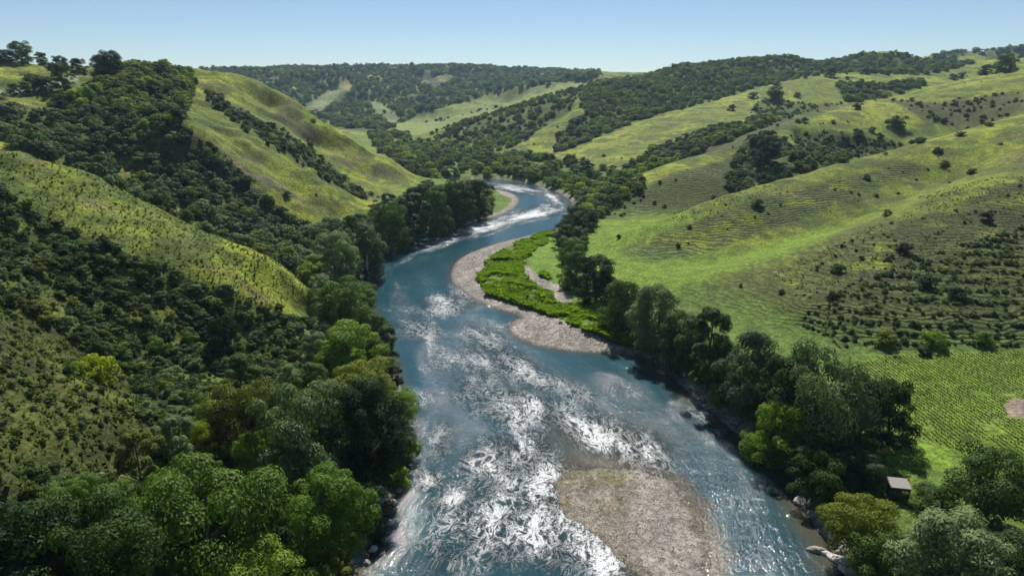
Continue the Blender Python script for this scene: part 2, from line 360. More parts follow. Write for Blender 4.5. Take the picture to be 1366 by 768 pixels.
moss = pm([(738,630),(780,622),(838,632),(832,650),(790,665),(770,678),(750,672)], 0, 120, 2) * ss(.42, .55, fbm(X / 2.5, Y / 2.5, 83, 3))
lay((0.13, 0.13, 0.03), moss * .85)
bed = (((sdf < 0) & (dI > 0)) * 1.0); lay((0.16, 0.11, 0.055), bed)
lay((0.17, 0.135, 0.085), .7 * pm([(730,625),(800,612),(850,622),(850,650),(835,690),(850,740),(900,800),(850,790),(790,712),(745,675)], 0, 120, 6) * (dI < 0) * (.55 + .45 * ss(.35, .6, fbm(X / 2, Y / 2, 84, 3))))
# the hilltop track and sunlit patches far away, painted into the ground colour
lay((0.42, 0.40, 0.36), pm([(-50,129),(0,124),(35,120),(75,108),(105,100),(108,104),(78,113),(36,125),(0,130),(-50,135)], 250, 500, 1))
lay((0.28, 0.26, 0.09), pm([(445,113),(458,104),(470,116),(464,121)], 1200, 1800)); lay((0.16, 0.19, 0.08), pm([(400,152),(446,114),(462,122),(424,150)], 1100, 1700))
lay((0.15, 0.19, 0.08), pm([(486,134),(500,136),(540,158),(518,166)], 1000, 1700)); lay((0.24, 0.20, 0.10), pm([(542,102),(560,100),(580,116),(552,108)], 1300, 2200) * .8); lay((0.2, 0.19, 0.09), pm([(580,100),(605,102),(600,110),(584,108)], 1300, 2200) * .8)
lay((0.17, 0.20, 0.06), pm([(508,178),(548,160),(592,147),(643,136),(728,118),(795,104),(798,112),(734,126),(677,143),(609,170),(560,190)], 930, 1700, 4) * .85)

# ------------------------------------------------------------------ node helpers
def mat(name):
    m = bpy.data.materials.new(name); m.use_nodes = True
    t = m.node_tree; t.nodes.clear()
    return m, t, (lambda k: t.nodes.new('ShaderNode' + k)), (lambda a, b: t.links.new(a, b))
def add_math(N_, L_, op, a, b=None, c=None):
    n = N_('Math'); n.operation = op
    for i, v in enumerate((a, b, c)):
        if v is None: continue
        if isinstance(v, (int, float)): n.inputs[i].default_value = v
        else: L_(v, n.inputs[i])
    return n.outputs[0]
def mixc(N_, L_, f, a, b, mode='MIX'):
    n = N_('Mix'); n.data_type = 'RGBA'; n.blend_type = mode
    for i, v in ((0, f), (6, a), (7, b)):
        if isinstance(v, (int, float)): n.inputs[i].default_value = v
        elif isinstance(v, tuple): n.inputs[i].default_value = (*v, 1)
        else: L_(v, n.inputs[i])
    return n.outputs[2]
def noise(N_, L_, vec, scale, detail=4, rough=.55, dist=0):
    n = N_('TexNoise'); n.inputs['Scale'].default_value = scale; n.inputs['Detail'].default_value = detail
    n.inputs['Roughness'].default_value = rough; n.inputs['Distortion'].default_value = dist
    L_(vec, n.inputs['Vector']); return n.outputs['Fac']
def mrange(N_, L_, v, a, b, c=0.0, d=1.0, smooth=True):
    n = N_('MapRange'); n.interpolation_type = 'SMOOTHSTEP' if smooth else 'LINEAR'
    L_(v, n.inputs[0])
    for i, q in ((1, a), (2, b), (3, c), (4, d)):
        if isinstance(q, (int, float)): n.inputs[i].default_value = q
        else: L_(q, n.inputs[i])
    return n.outputs[0]

def set_attr(me, name, arr, typ='FLOAT'):
    a = me.attributes.new(name, typ, 'POINT')
    arr = np.ascontiguousarray(arr, dtype=np.float32).ravel()
    key = {'FLOAT': 'value', 'FLOAT_VECTOR': 'vector', 'FLOAT_COLOR': 'color'}[typ]
    a.data.foreach_set(key, arr)
def raw_mesh(name, verts, faces, smooth=False):
    "faces: (m, k) index array"
    me = bpy.data.meshes.new(name)
    verts = np.ascontiguousarray(verts, dtype=np.float32); faces = np.ascontiguousarray(faces, dtype=np.int32)
    m, k = faces.shape
    me.vertices.add(len(verts)); me.vertices.foreach_set('co', verts.ravel())
    me.loops.add(m * k); me.loops.foreach_set('vertex_index', faces.ravel())
    me.polygons.add(m); me.polygons.foreach_set('loop_start', np.arange(0, m * k, k, dtype=np.int32))
    me.update(calc_edges=True)
    me.polygons.foreach_set('use_smooth', np.full(m, smooth))
    me.update()
    return me
def link(name, me, m=None, parent=None):
    o = bpy.data.objects.new(name, me); col.objects.link(o)
    if m is not None and me is not None and not me.materials: me.materials.append(m)
    if parent is not None: o.parent = parent
    return o
def tag(o, label=None, cat=None, group=None, kind=None):
    if label: o['label'] = label
    if cat: o['category'] = cat
    if group: o['group'] = group
    if kind: o['kind'] = kind
    return o

# ------------------------------------------------------------------ ground material
m_ground, t, N_, L_ = mat('ground')
at = N_('Attribute'); at.attribute_name = 'tint'; ag = N_('Attribute'); ag.attribute_name = 'gravel'; ar = N_('Attribute'); ar.attribute_name = 'terrace'
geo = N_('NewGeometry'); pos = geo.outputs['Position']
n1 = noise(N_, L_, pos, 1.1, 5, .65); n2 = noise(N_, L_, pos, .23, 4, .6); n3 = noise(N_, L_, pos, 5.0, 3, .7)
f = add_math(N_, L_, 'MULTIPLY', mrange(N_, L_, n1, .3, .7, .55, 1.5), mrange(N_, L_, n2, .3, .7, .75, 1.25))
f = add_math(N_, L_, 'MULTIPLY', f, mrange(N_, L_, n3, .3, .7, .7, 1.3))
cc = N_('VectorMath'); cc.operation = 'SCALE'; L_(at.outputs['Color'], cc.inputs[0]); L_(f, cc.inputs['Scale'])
# sheep tracks that follow the contours
sep = N_('SeparateXYZ'); L_(pos, sep.inputs[0])
warp = noise(N_, L_, pos, .06, 3, .6)
zz = add_math(N_, L_, 'ADD', add_math(N_, L_, 'MULTIPLY', sep.outputs[2], 1 / .62), add_math(N_, L_, 'MULTIPLY', warp, 6.0))
zz = add_math(N_, L_, 'ADD', zz, add_math(N_, L_, 'MULTIPLY', n2, 1.4))
saw = add_math(N_, L_, 'ABSOLUTE', add_math(N_, L_, 'SUBTRACT', add_math(N_, L_, 'FRACT', zz), .5))
tr = mrange(N_, L_, saw, .12, .45, 0.0, 1.0)
trk = add_math(N_, L_, 'MULTIPLY', tr, ar.outputs['Fac'])
cd = mixc(N_, L_, add_math(N_, L_, 'MULTIPLY', trk, .6), cc.outputs[0], (0.035, 0.04, 0.018))
# pebbles
vo = N_('TexVoronoi'); vo.inputs['Scale'].default_value = 4.5; L_(pos, vo.inputs['Vector'])
pe = mixc(N_, L_, mrange(N_, L_, vo.outputs['Distance'], .0, .6), (1.2, 1.18, 1.15), (.75, .75, .75))
pc = mixc(N_, L_, ag.outputs['Fac'], cd, mixc(N_, L_, 1.0, cd, pe, 'MULTIPLY'))
bs = N_('BsdfPrincipled'); bs.inputs['Roughness'].default_value = .95; bs.inputs['Specular IOR Level'].default_value = .15
L_(pc, bs.inputs['Base Color'])
hgt = add_math(N_, L_, 'ADD', add_math(N_, L_, 'MULTIPLY', add_math(N_, L_, 'MULTIPLY', n1, .6), add_math(N_, L_, 'MULTIPLY_ADD', ag.outputs['Fac'], -.8, 1.0)), add_math(N_, L_, 'MULTIPLY', n3, .16))
hgt = add_math(N_, L_, 'SUBTRACT', hgt, add_math(N_, L_, 'MULTIPLY', trk, .4))
bu = N_('Bump'); bu.inputs['Strength'].default_value = .8; bu.inputs['Distance'].default_value = 1.0
L_(hgt, bu.inputs['Height']); L_(bu.outputs[0], bs.inputs['Normal'])
ou = N_('OutputMaterial'); L_(bs.outputs[0], ou.inputs[0])

nr, na = X.shape
idx = np.arange(nr * na).reshape(nr, na)
quads = np.stack([idx[:-1, :-1], idx[:-1, 1:], idx[1:, 1:], idx[1:, :-1]], -1).reshape(-1, 4)
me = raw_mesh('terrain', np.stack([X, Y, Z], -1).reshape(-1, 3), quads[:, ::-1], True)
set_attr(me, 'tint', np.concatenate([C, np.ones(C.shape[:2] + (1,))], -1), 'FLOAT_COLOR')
set_attr(me, 'gravel', np.maximum(grav, bed))
terr = (feather('r1upper') + feather('r1face') * .8 + feather('r2slope') + feather('r1scrub') * 1.6 + feather('faceA') * .7) * 1.0
terr = np.clip((terr + .6 * pm([(860,400),(1000,350),(1180,292),(1110,380),(1100,450),(950,430)], 120, 280, 4)) * (.6 + .4 * ss(.35, .6, big)) + hill * .12 * ss(.45, .6, big) * (RR < 900), 0, 1) * (1 - far) * (1 - grav)
set_attr(me, 'terrace', terr)
tag(link('terrain', me, m_ground), kind='structure')

# ------------------------------------------------------------------ river water
CL = [(560,234),(655,244),(710,250),(745,268),(735,284),(680,302),(600,322),(545,350),(545,385),(580,425),(640,480),(700,560),(720,640),(690,720),(660,800)]
CLw = [tuple(atZ(a, b, 0.0)[:2]) for a, b in CL] + [(10, 20), (10, -400)]
def smooth_open(P, n=3):
    P = np.array(P, float)
    for _ in range(n):
        Q = [P[0]]
        for a, b in zip(P[:-1], P[1:]): Q += [.75 * a + .25 * b, .25 * a + .75 * b]
        Q.append(P[-1]); P = np.array(Q)
    return P
CLs = smooth_open(CLw); seg = np.linalg.norm(np.diff(CLs, axis=0), axis=1); cum = np.concatenate([[0], np.cumsum(seg)])
wat = (sdf < 2.5)
fq = wat.ravel()[quads].all(1) & (RR.ravel()[quads].max(1) < 1100)
qs = quads[fq]; used = np.unique(qs); remap = -np.ones(nr * na, np.int64); remap[used] = np.arange(len(used))
wxp = X.ravel()[used]; wyp = Y.ravel()[used]
best = np.full(wxp.shape, 1e18); S = np.zeros(wxp.shape); T = np.zeros(wxp.shape)
for i in range(len(CLs) - 1):
    a = CLs[i]; b = CLs[i + 1]; d = b - a; L = d @ d + 1e-9
    tt_ = ((wxp - a[0]) * d[0] + (wyp - a[1]) * d[1]) / L; tc = np.clip(tt_, 0, 1)
    q = (wxp - a[0] - tc * d[0]) ** 2 + (wyp - a[1] - tc * d[1]) ** 2
    m_ = q < best; best[m_] = q[m_]; S[m_] = (cum[i] + tc * seg[i])[m_]
    T[m_] = (((wxp - a[0]) * d[1] - (wyp - a[1]) * d[0]) / math.sqrt(L))[m_]
wpx, wpy = project(wxp, wyp, 0 * wxp)
FO = [ # cx, cy, rx, ry, angle, strength: rapids, with sun glitter painted in as white
 (690,252,45,5,8,.9),(738,266,22,7,45,.95),(705,287,55,9,-12,1.0),(640,306,70,8,-14,1.0),(588,325,42,6,-18,.85),(543,344,26,5,-30,.6),(505,368,14,5,-40,.4),
 (600,405,55,18,-10,.78),(560,440,38,20,10,.68),(530,400,20,20,30,.5),(640,480,40,30,30,.72),(620,380,40,8,0,.4),(650,455,50,26,30,.72),(590,480,40,26,20,.55),(690,490,65,25,32,.85),(760,520,55,18,25,.75),(640,515,55,28,-20,.68),(700,545,90,32,10,.85),
 (590,590,25,45,15,.62),(610,660,40,18,-20,.95),(575,640,26,18,10,.8),(680,610,80,38,-15,.95),(800,580,80,30,20,.95),(660,700,80,70,0,.9),(740,700,80,70,25,1.0),(800,745,70,30,35,1.0),(600,740,60,40,-20,.7),(720,650,90,50,0,1.0),
 (870,600,45,35,45,.7),(905,495,35,16,10,.4),(925,550,30,18,10,.6),(950,585,28,18,20,.42),(985,650,34,40,-25,.48),(1000,725,40,40,0,.42),(955,630,18,40,-20,.42),(560,540,34,24,0,.5),(830,520,50,18,20,.45),(700,440,30,10,20,.45),(770,440,40,10,8,.2)]
Am = np.zeros(wxp.shape)
for cx, cy, rx, ry, an, st in FO:
    c_, s_ = math.cos(R(an)), math.sin(R(an)); dx = wpx - cx; dy = wpy - cy
    u_ = (dx * c_ + dy * s_) / rx; v_ = (-dx * s_ + dy * c_) / ry
    Am = np.maximum(Am, st * np.exp(-(u_ * u_ + v_ * v_) * .75))
# beyond the lower edge of the frame the rapids simply carry on
Am = np.maximum(Am, .8 * ss(75, 60, wyp) * np.exp(-((wxp - 8) / 14) ** 2))
Am = np.clip(Am, .10, 1)
Dl = dI.ravel()[used]; Ds = -sdf.ravel()[used]
shal = np.maximum(ss(3.5, 0, Ds) * .6, ss(5, .5, Dl))
shal = np.maximum(shal, np.exp(-(((wpx - 800) / 85) ** 2 + ((wpy - 590) / 32) ** 2)) * .85)
shal = np.maximum(shal, ss(6, 1, Ds) * (wpx > 850) * .85)
fl = fbm(S / 3.2, T / 1.5, 91, 4)
zw = (fl - .5) * (.30 * Am ** 2 * ss(3, 8, Ds)) * ss(500, 150, np.hypot(wxp, wyp)) * ss(0, 2.5, np.minimum(Ds, Dl))
mew = raw_mesh('river_water', np.stack([wxp, wyp, zw], -1), remap[qs][:, ::-1], True)
set_attr(mew, 'foam_glitter', Am); set_attr(mew, 'shallow', shal); set_attr(mew, 'flow', np.stack([S, T, 0 * S], -1), 'FLOAT_VECTOR')
m_water, t, N_, L_ = mat('river_water')
af = N_('Attribute'); af.attribute_name = 'foam_glitter'; ah = N_('Attribute'); ah.attribute_name = 'shallow'; fv = N_('Attribute'); fv.attribute_name = 'flow'
def scl(v, s):
    n = N_('VectorMath'); n.operation = 'MULTIPLY'; L_(v, n.inputs[0]); n.inputs[1].default_value = s; return n.outputs[0]
geo = N_('NewGeometry')
wn = N_('TexNoise'); wn.inputs['Scale'].default_value = .16; wn.inputs['Detail'].default_value = 3; L_(fv.outputs['Vector'], wn.inputs['Vector'])
wv = N_('VectorMath'); wv.operation = 'MULTIPLY_ADD'; L_(wn.outputs['Color'], wv.inputs[0]); wv.inputs[1].default_value = (5, 5, 0); L_(fv.outputs['Vector'], wv.inputs[2])
a1 = noise(N_, L_, scl(wv.outputs[0], (.42, .70, 1)), 1, 7, .68, .8)
rd1 = add_math(N_, L_, 'SUBTRACT', 1.0, add_math(N_, L_, 'ABSOLUTE', add_math(N_, L_, 'MULTIPLY_ADD', a1, 2.0, -1.0)))
rd1 = add_math(N_, L_, 'POWER', rd1, 2.2)
a2 = noise(N_, L_, scl(wv.outputs[0], (2.0, 3.2, 1)), 1, 6, .68, .7)
a2 = add_math(N_, L_, 'SUBTRACT', 1.0, add_math(N_, L_, 'ABSOLUTE', add_math(N_, L_, 'MULTIPLY_ADD', a2, 2.0, -1.0)))
a2 = add_math(N_, L_, 'POWER', a2, 2.0)
a3 = noise(N_, L_, scl(wv.outputs[0], (.06, .17, 1)), 1, 3, .6)
mixn = add_math(N_, L_, 'MULTIPLY_ADD', rd1, .52, add_math(N_, L_, 'MULTIPLY', a2, .48))
mixn = add_math(N_, L_, 'ADD', mixn, add_math(N_, L_, 'MULTIPLY_ADD', a3, .70, -.36))
thr = add_math(N_, L_, 'SUBTRACT', 1.075, add_math(N_, L_, 'MULTIPLY', af.outputs['Fac'], .50))
dlt = add_math(N_, L_, 'SUBTRACT', mixn, thr)
fm = mrange(N_, L_, dlt, -.03, .24, 0, 1)
deep = mixc(N_, L_, mrange(N_, L_, a3, .3, .7), (0.014, 0.050, 0.064), (0.024, 0.068, 0.080))
wc = mixc(N_, L_, ah.outputs['Fac'], deep, (0.066, 0.060, 0.036))
wc2 = mixc(N_, L_, fm, wc, (0.60, 0.62, 0.62))  # rapids white, painted sun glitter included
bs = N_('BsdfPrincipled'); L_(wc2, bs.inputs['Base Color']); bs.inputs['IOR'].default_value = 1.33
L_(mrange(N_, L_, fm, 0, 1, .055, .6), bs.inputs['Roughness'])
b1 = noise(N_, L_, scl(fv.outputs['Vector'], (.55, 1.0, 1)), 1, 6, .62, .6)
b2 = noise(N_, L_, scl(geo.outputs['Position'], (2.4, 2.4, 1)), 1, 4, .6, .4)
hh = add_math(N_, L_, 'ADD', add_math(N_, L_, 'MULTIPLY', b1, .8), add_math(N_, L_, 'MULTIPLY', b2, .28))
hh = add_math(N_, L_, 'MULTIPLY', hh, add_math(N_, L_, 'MULTIPLY_ADD', fm, -.55, 1.0))
bu = N_('Bump'); bu.inputs['Distance'].default_value = 1.0; L_(hh, bu.inputs['Height'])
L_(mrange(N_, L_, af.outputs['Fac'], .15, .85, .26, 1.0), bu.inputs['Strength'])
L_(bu.outputs[0], bs.inputs['Normal']); ou = N_('OutputMaterial'); L_(bs.outputs[0], ou.inputs[0])
tag(link('river_water', mew, m_water), kind='structure')
# ------------------------------------------------------------------ foliage
def foliage_mat(name, c1, c2, trans=.23, hue=.5):
    m, t, N_, L_ = mat(name)
    oi = N_('ObjectInfo'); tc = N_('NewGeometry')
    n = noise(N_, L_, tc.outputs['Position'], .55, 3, .6)
    f = add_math(N_, L_, 'ADD', add_math(N_, L_, 'MULTIPLY', n, .9), add_math(N_, L_, 'MULTIPLY_ADD', oi.outputs['Random'], 1.2, -.55))
    f = mrange(N_, L_, f, .1, .95)
    c = mixc(N_, L_, f, c1, c2)
    rp = N_('Attribute'); rp.attribute_name = 'leaf'
    c = mixc(N_, L_, 1.0, c, mixc(N_, L_, rp.outputs['Fac'], (.75, .75, .75), (1.25, 1.25, 1.2)), 'MULTIPLY')
    d = N_('BsdfPrincipled'); d.inputs['Roughness'].default_value = .55; d.inputs['Specular IOR Level'].default_value = .12; L_(c, d.inputs['Base Color'])
    tr = N_('BsdfTranslucent'); L_(mixc(N_, L_, 1.0, c, (1.25, 1.5, .5), 'MULTIPLY'), tr.inputs['Color'])
    mx = N_('MixShader'); mx.inputs[0].default_value = trans; L_(d.outputs[0], mx.inputs[1]); L_(tr.outputs[0], mx.inputs[2])
    ou = N_('OutputMaterial'); L_(mx.outputs[0], ou.inputs[0]); return m
FM = dict(
 dark=foliage_mat('dark_leaves', (0.020, 0.040, 0.012), (0.070, 0.120, 0.024)),
 mid=foliage_mat('green_leaves', (0.030, 0.062, 0.012), (0.098, 0.165, 0.024)),
 grey=foliage_mat('silvery_leaves', (0.062, 0.095, 0.040), (0.165, 0.225, 0.095)),
 olive=foliage_mat('olive_leaves', (0.070, 0.090, 0.012), (0.170, 0.195, 0.022)),
 bright=foliage_mat('fresh_leaves', (0.09, 0.165, 0.016), (0.175, 0.265, 0.028), .32),
 yellow=foliage_mat('yellow_leaves', (0.20, 0.25, 0.018), (0.30, 0.33, 0.022), .42))
def bark():
    m, t, N_, L_ = mat('bark'); g = N_('NewGeometry')
    b = N_('BsdfPrincipled'); b.inputs['Roughness'].default_value = .9
    L_(mixc(N_, L_, noise(N_, L_, g.outputs['Position'], 3, 4), (.07, .055, .04), (.16, .13, .10)), b.inputs['Base Color'])
    ou = N_('OutputMaterial'); L_(b.outputs[0], ou.inputs[0]); return m
m_bark = bark()

def leaf_cloud(centres, rads, n_each, size, r_, up=.35, long=1.0, inner=.12):
    "small folded leaf-spray faces over the shells of many clumps; returns verts, faces, leaf tone"
    Vs = []; tone = []
    for (c, rc, n) in zip(centres, rads, n_each):
        d = r_.normal(size=(n, 3)); d /= np.linalg.norm(d, axis=1)[:, None]
        d[:, 2] = np.where(d[:, 2] < -.35, -d[:, 2], d[:, 2])
        rr_ = np.where(r_.random(n) < inner, r_.random(n) * .8, .78 + .30 * r_.random(n))
        p = c + d * rr_[:, None] * rc
        nrm = d + r_.normal(size=(n, 3)) * .27 + np.array([0, 0, up * .7]); nrm /= np.linalg.norm(nrm, axis=1)[:, None]
        a = np.cross(nrm, r_.normal(size=(n, 3))); a /= np.linalg.norm(a, axis=1)[:, None] + 1e-9
        b = np.cross(nrm, a)
        s = size * 1.15 * (.55 + .9 * r_.random(n))[:, None]
        l = s * long
        Vs.append(np.stack([p - a * l, p - b * s * .6 + nrm * s * .12, p + a * l, p + b * s * .6 + nrm * s * .12], 1).reshape(-1, 3))
        tone.append(np.repeat(r_.random(n) * .7 + .3 * r_.random(), 4))
    Vv = np.concatenate(Vs); n = len(Vv) // 4
    return Vv, np.arange(n * 4).reshape(n, 4), np.concatenate(tone)
def crown_mesh(name, kind, seed, nleaf=9000, nclump=70, size=.036):
    """crown with unit half-width, base of the crown at z = 0.15 h and top at z = h (h in half-widths)"""
    r_ = np.random.default_rng(seed); cs = []; rs = []
    prof = dict(round=(1.85, .46, .0), willow=(2.3, .50, .35), tall=(3.2, .55, .2), spread=(1.5, .5, .0), cone=(6.5, .25, 1.0), bush=(1.35, .45, 0))[kind]
    h, zc, taper = prof
    ph = r_.random(4) * 6.28
    for i in range(nclump):
        th = r_.random() * 6.283; q = (i + .5) / nclump
        zz_ = r_.random()
        zz_ = (.10 if kind in ('tall', 'willow') else .05) + .9 * zz_
        # envelope radius at this height
        e = math.sqrt(max(0, 1 - abs((zz_ - zc) / (1.02 - zc if zz_ > zc else (zc + .02) * 1.12)) ** 2.3))
        if kind == 'cone': e = (1 - zz_) ** .8 * .95 + .05
        e *= 1 + .20 * math.sin(3 * th + ph[0] + 4 * zz_) + .12 * math.sin(5 * th + ph[1])
        rad = e * ((.20 + .75 * r_.random() ** .6) if kind == 'bush' else (.30 + .74 * r_.random() ** .6))
        rc = (.15 + .15 * r_.random()) * (.8 if kind == 'tall' else 1.45 if kind == 'bush' else 1) * (.5 if kind == 'cone' else 1)
        rad = max(0, rad - rc * .35)
        cs.append(np.array([math.cos(th) * rad, math.sin(th) * rad, zz_ * h - rc * .3]))
        rs.append(np.array([rc * 1.15, rc * 1.15, rc * (.8 if kind in ('round', 'spread', 'bush') else 1.3)]))
    vol = np.array([r[0] ** 2 for r in rs]); n_each = np.maximum(8, (nleaf * vol / vol.sum()).astype(int))
    v, f_, tone = leaf_cloud(cs, rs, n_each, size, r_, long=1.9 if kind in ('willow', 'tall') else 1.15)
    k_ = np.percentile(np.hypot(v[:, 0], v[:, 1]), 93); kz = np.percentile(v[:, 2], 99.5) / h
    v = v / np.array([k_, k_, kz]); cs = [c / np.array([k_, k_, kz]) for c in cs]
    me = raw_mesh(name, v, f_); set_attr(me, 'leaf', tone)
    return me, h, cs
def tube(P, Rr, n=7):
    P = np.array(P, float); V_ = []; Fc = []
    for i, p in enumerate(P):
        d = P[min(i + 1, len(P) - 1)] - P[max(i - 1, 0)]; d /= np.linalg.norm(d) + 1e-9
        a = np.cross(d, [.3, .9, .1]); a /= np.linalg.norm(a); b = np.cross(d, a)
        for k in range(n):
            t_ = 2 * math.pi * k / n; V_.append(p + (a * math.cos(t_) + b * math.sin(t_)) * Rr[i])
    for i in range(len(P) - 1):
        for k in range(n): Fc.append((i * n + k, i * n + (k + 1) % n, (i + 1) * n + (k + 1) % n, (i + 1) * n + k))
    return np.array(V_), np.array(Fc)
def trunk_mesh(name, h, cs, seed, thick=.07):
    r_ = np.random.default_rng(seed); VV_ = []; FF_ = []; off = 0
    lean = r_.normal(size=2) * .05
    main = [np.array([lean[0] * q * h, lean[1] * q * h, -.12 + q * h * .85]) for q in np.linspace(0, 1, 7)]
    lst = [(main, [thick * 1.5] + [thick * (1 - .14 * i) for i in range(6)])]
    pick = r_.choice(len(cs), min(9, len(cs)), replace=False)
    for j in pick:
        c = cs[j]; z0 = max(.15 * h, min(c[2] * .55, .7 * h)); q = (z0 + .12) / (.85 * h)
        a = np.array([lean[0] * q * h, lean[1] * q * h, z0]); mid_ = (a + c) / 2 + np.array([0, 0, -.05 * h])
        lst.append(([a, mid_, c], [thick * .5, thick * .33, thick * .12]))
    for P, Rr in lst:
        v, f_ = tube(P, Rr, 6); VV_.append(v); FF_.append(f_ + off); off += len(v)
    return raw_mesh(name, np.concatenate(VV_), np.concatenate(FF_), True)
PROTO = {}
for i, (k, kind, nl, nc, sz) in enumerate([('round_a','round',22000,75,.022),('round_b','round',18000,60,.024),('willow_a','willow',22000,80,.020),('willow_b','willow',19000,64,.021),
      ('tall_a','tall',18000,66,.025),('spread_a','spread',26000,80,.021),('spread_b','spread',16000,52,.026),('cone','cone',3500,60,.05)]):
    me, h, cs = crown_mesh(k + '_crown', kind, 100 + i, nl, nc, sz)
    PROTO[k] = (me, trunk_mesh(k + '_trunk', h, cs, 200 + i), h)
BUSH = []
for i in range(6):
    me, h, cs = crown_mesh('bush_shape', 'bush', 300 + i, 2200, 24, .062)
    BUSH.append((me, h))

occupied = {}
def free(x, y, r, cell=4.0):
    i0, j0 = int(x // cell), int(y // cell); k = int(r * 2 // cell) + 2
    for i in range(i0 - k, i0 + k + 1):
        for j in range(j0 - k, j0 + k + 1):
            for (a, b, q) in occupied.get((i, j), ()):
                if (a - x) ** 2 + (b - y) ** 2 < (.62 * (r + q)) ** 2: return False
    return True
def take(x, y, r, cell=4.0): occupied.setdefault((int(x // cell), int(y // cell)), []).append((x, y, r))

SIZEW = lambda r: 'small' if r < 2.2 else ('middling' if r < 4.2 else 'large')
MATW = dict(dark='dark green', mid='green', grey='silvery green', olive='olive green', bright='bright green', yellow='yellow-green')
SHPW = dict(round='round-crowned', willow='feathery upright', tall='tall narrow', spread='broad spreading', cone='slender pointed')
CROWN_OBJ = {}
ntree = 0
def place_tree(x, y, rad, height, proto, mt, label, group, z=None, name='tree', cat='tree'):
    global ntree
    cm, tm, h = PROTO[proto]
    root = bpy.data.objects.new(name, None); col.objects.link(root); root.empty_display_size = .5
    z = float(ground(x, y)) if z is None else z
    root.location = (x, y, z - .15); root.rotation_euler = (random.uniform(-.05, .05), random.uniform(-.05, .05), random.uniform(0, 6.28))
    root.scale = (rad * random.uniform(.92, 1.08), rad * random.uniform(.92, 1.08), height / h)
    tag(root, label, cat, group)
    c = bpy.data.objects.new('crown', cm); col.objects.link(c); c.parent = root
    if not cm.materials: cm.materials.append(FM[mt])
    c.material_slots[0].link = 'OBJECT'; c.material_slots[0].material = FM[mt]
    t_ = bpy.data.objects.new('trunk', tm); col.objects.link(t_); t_.parent = root
    if not tm.materials: tm.materials.append(m_bark)
    CROWN_OBJ.setdefault(proto, c); ntree += 1
    take(x, y, rad)
    return root
def px_tree(px, py, wpx_, hpx, proto, mt, label, group=None, **k):
    x, y, z = hit(px, py); dist = math.sqrt(x * x + y * y + (H - z) ** 2); s = dist / F
    el = math.atan2(H - z, math.hypot(x, y)) if H > z else 0
    rad = wpx_ * s / 2; hh_ = max(hpx * s - 2 * rad * .45 * math.sin(abs(el)), rad * 1.1) / max(.55, math.cos(el))
    return place_tree(x, y, rad * .88, hh_ * .88, proto, mt, label, group, **k)

# hand-placed trees of the wooded bank below the scrub hill
LB = 'trees of the wooded bank below the scrub hill'
for a in [
 (275,775,190,185,'spread_a','mid','huge broad green tree, the widest crown on the bank below the scrub hill'),
 (440,742,118,135,'willow_a','bright','light green feathery tree leaning over the rocky water edge below the scrub hill'),
 (345,650,62,90,'willow_b','bright','pale yellow-green tree behind the widest green crown of the wooded bank'),
 (268,612,46,58,'round_b','yellow','vivid yellow-green small tree above the widest green crown'),
 (412,650,140,160,'spread_b','grey','big silvery green tree in the middle of the wooded bank'),
 (492,640,100,150,'willow_a','dark','dark feathery tree above the fresh green bush at the water edge'),
 (488,560,100,100,'round_a','olive','olive tree with a domed crown overhanging the river opposite the gravel bar tip'),
 (470,500,92,90,'round_b','bright','bright green domed tree between the olive dome and the pale willows'),
 (330,600,105,110,'spread_a','olive','broad olive tree behind the pale yellow-green tree'),
 (326,512,40,46,'round_b','olive','small round olive tree on the scrub at the foot of the dark hill face'),
 (297,480,40,66,'round_a','dark','nearly black round tree standing alone on the dark hill face'),
 (458,442,78,85,'round_a','mid','round green tree beside the toe of the grassy spur'),
 (452,385,66,88,'willow_a','grey','pale willow-like tree at the inner corner of the bend above the grassy toe'),
 (420,380,52,50,'willow_b','bright','light green tree beside the tip of the grassy spur'),
 (488,372,62,90,'willow_b','grey','silvery tree at the water where the river first turns'),
 (522,338,58,78,'round_a','dark','dark round tree with its foot in shade at the far bend'),
 (552,326,56,80,'tall_a','dark','tall dark tree on the far bend next to the white rapids'),
 (582,318,52,74,'round_b','mid','green tree midway along the far bend wood'),
 (612,305,54,76,'round_a','mid','round green tree near the end of the far bend wood'),
 (638,292,44,62,'tall_a','dark','dark tree at the river end of the far bend wood'),
 (596,285,48,48,'round_b','bright','yellowish green crown rising from the far bend wood'),
 (352,800,120,90,'round_b','bright','fresh green crown in front of the widest tree at the very edge of the wood'),
 (120,800,150,150,'spread_a','mid','wide green tree below the brown grassy slope'),
 (30,760,110,90,'spread_b','dark','dark spreading tree under the brown grassy slope, nearest the corner'),
 (560,300,50,60,'round_b','dark','dark crown behind the tall trees of the far bend')]:
    px_tree(*a[:7], LB)
RB = 'trees of the wooded bank beside the striped field'
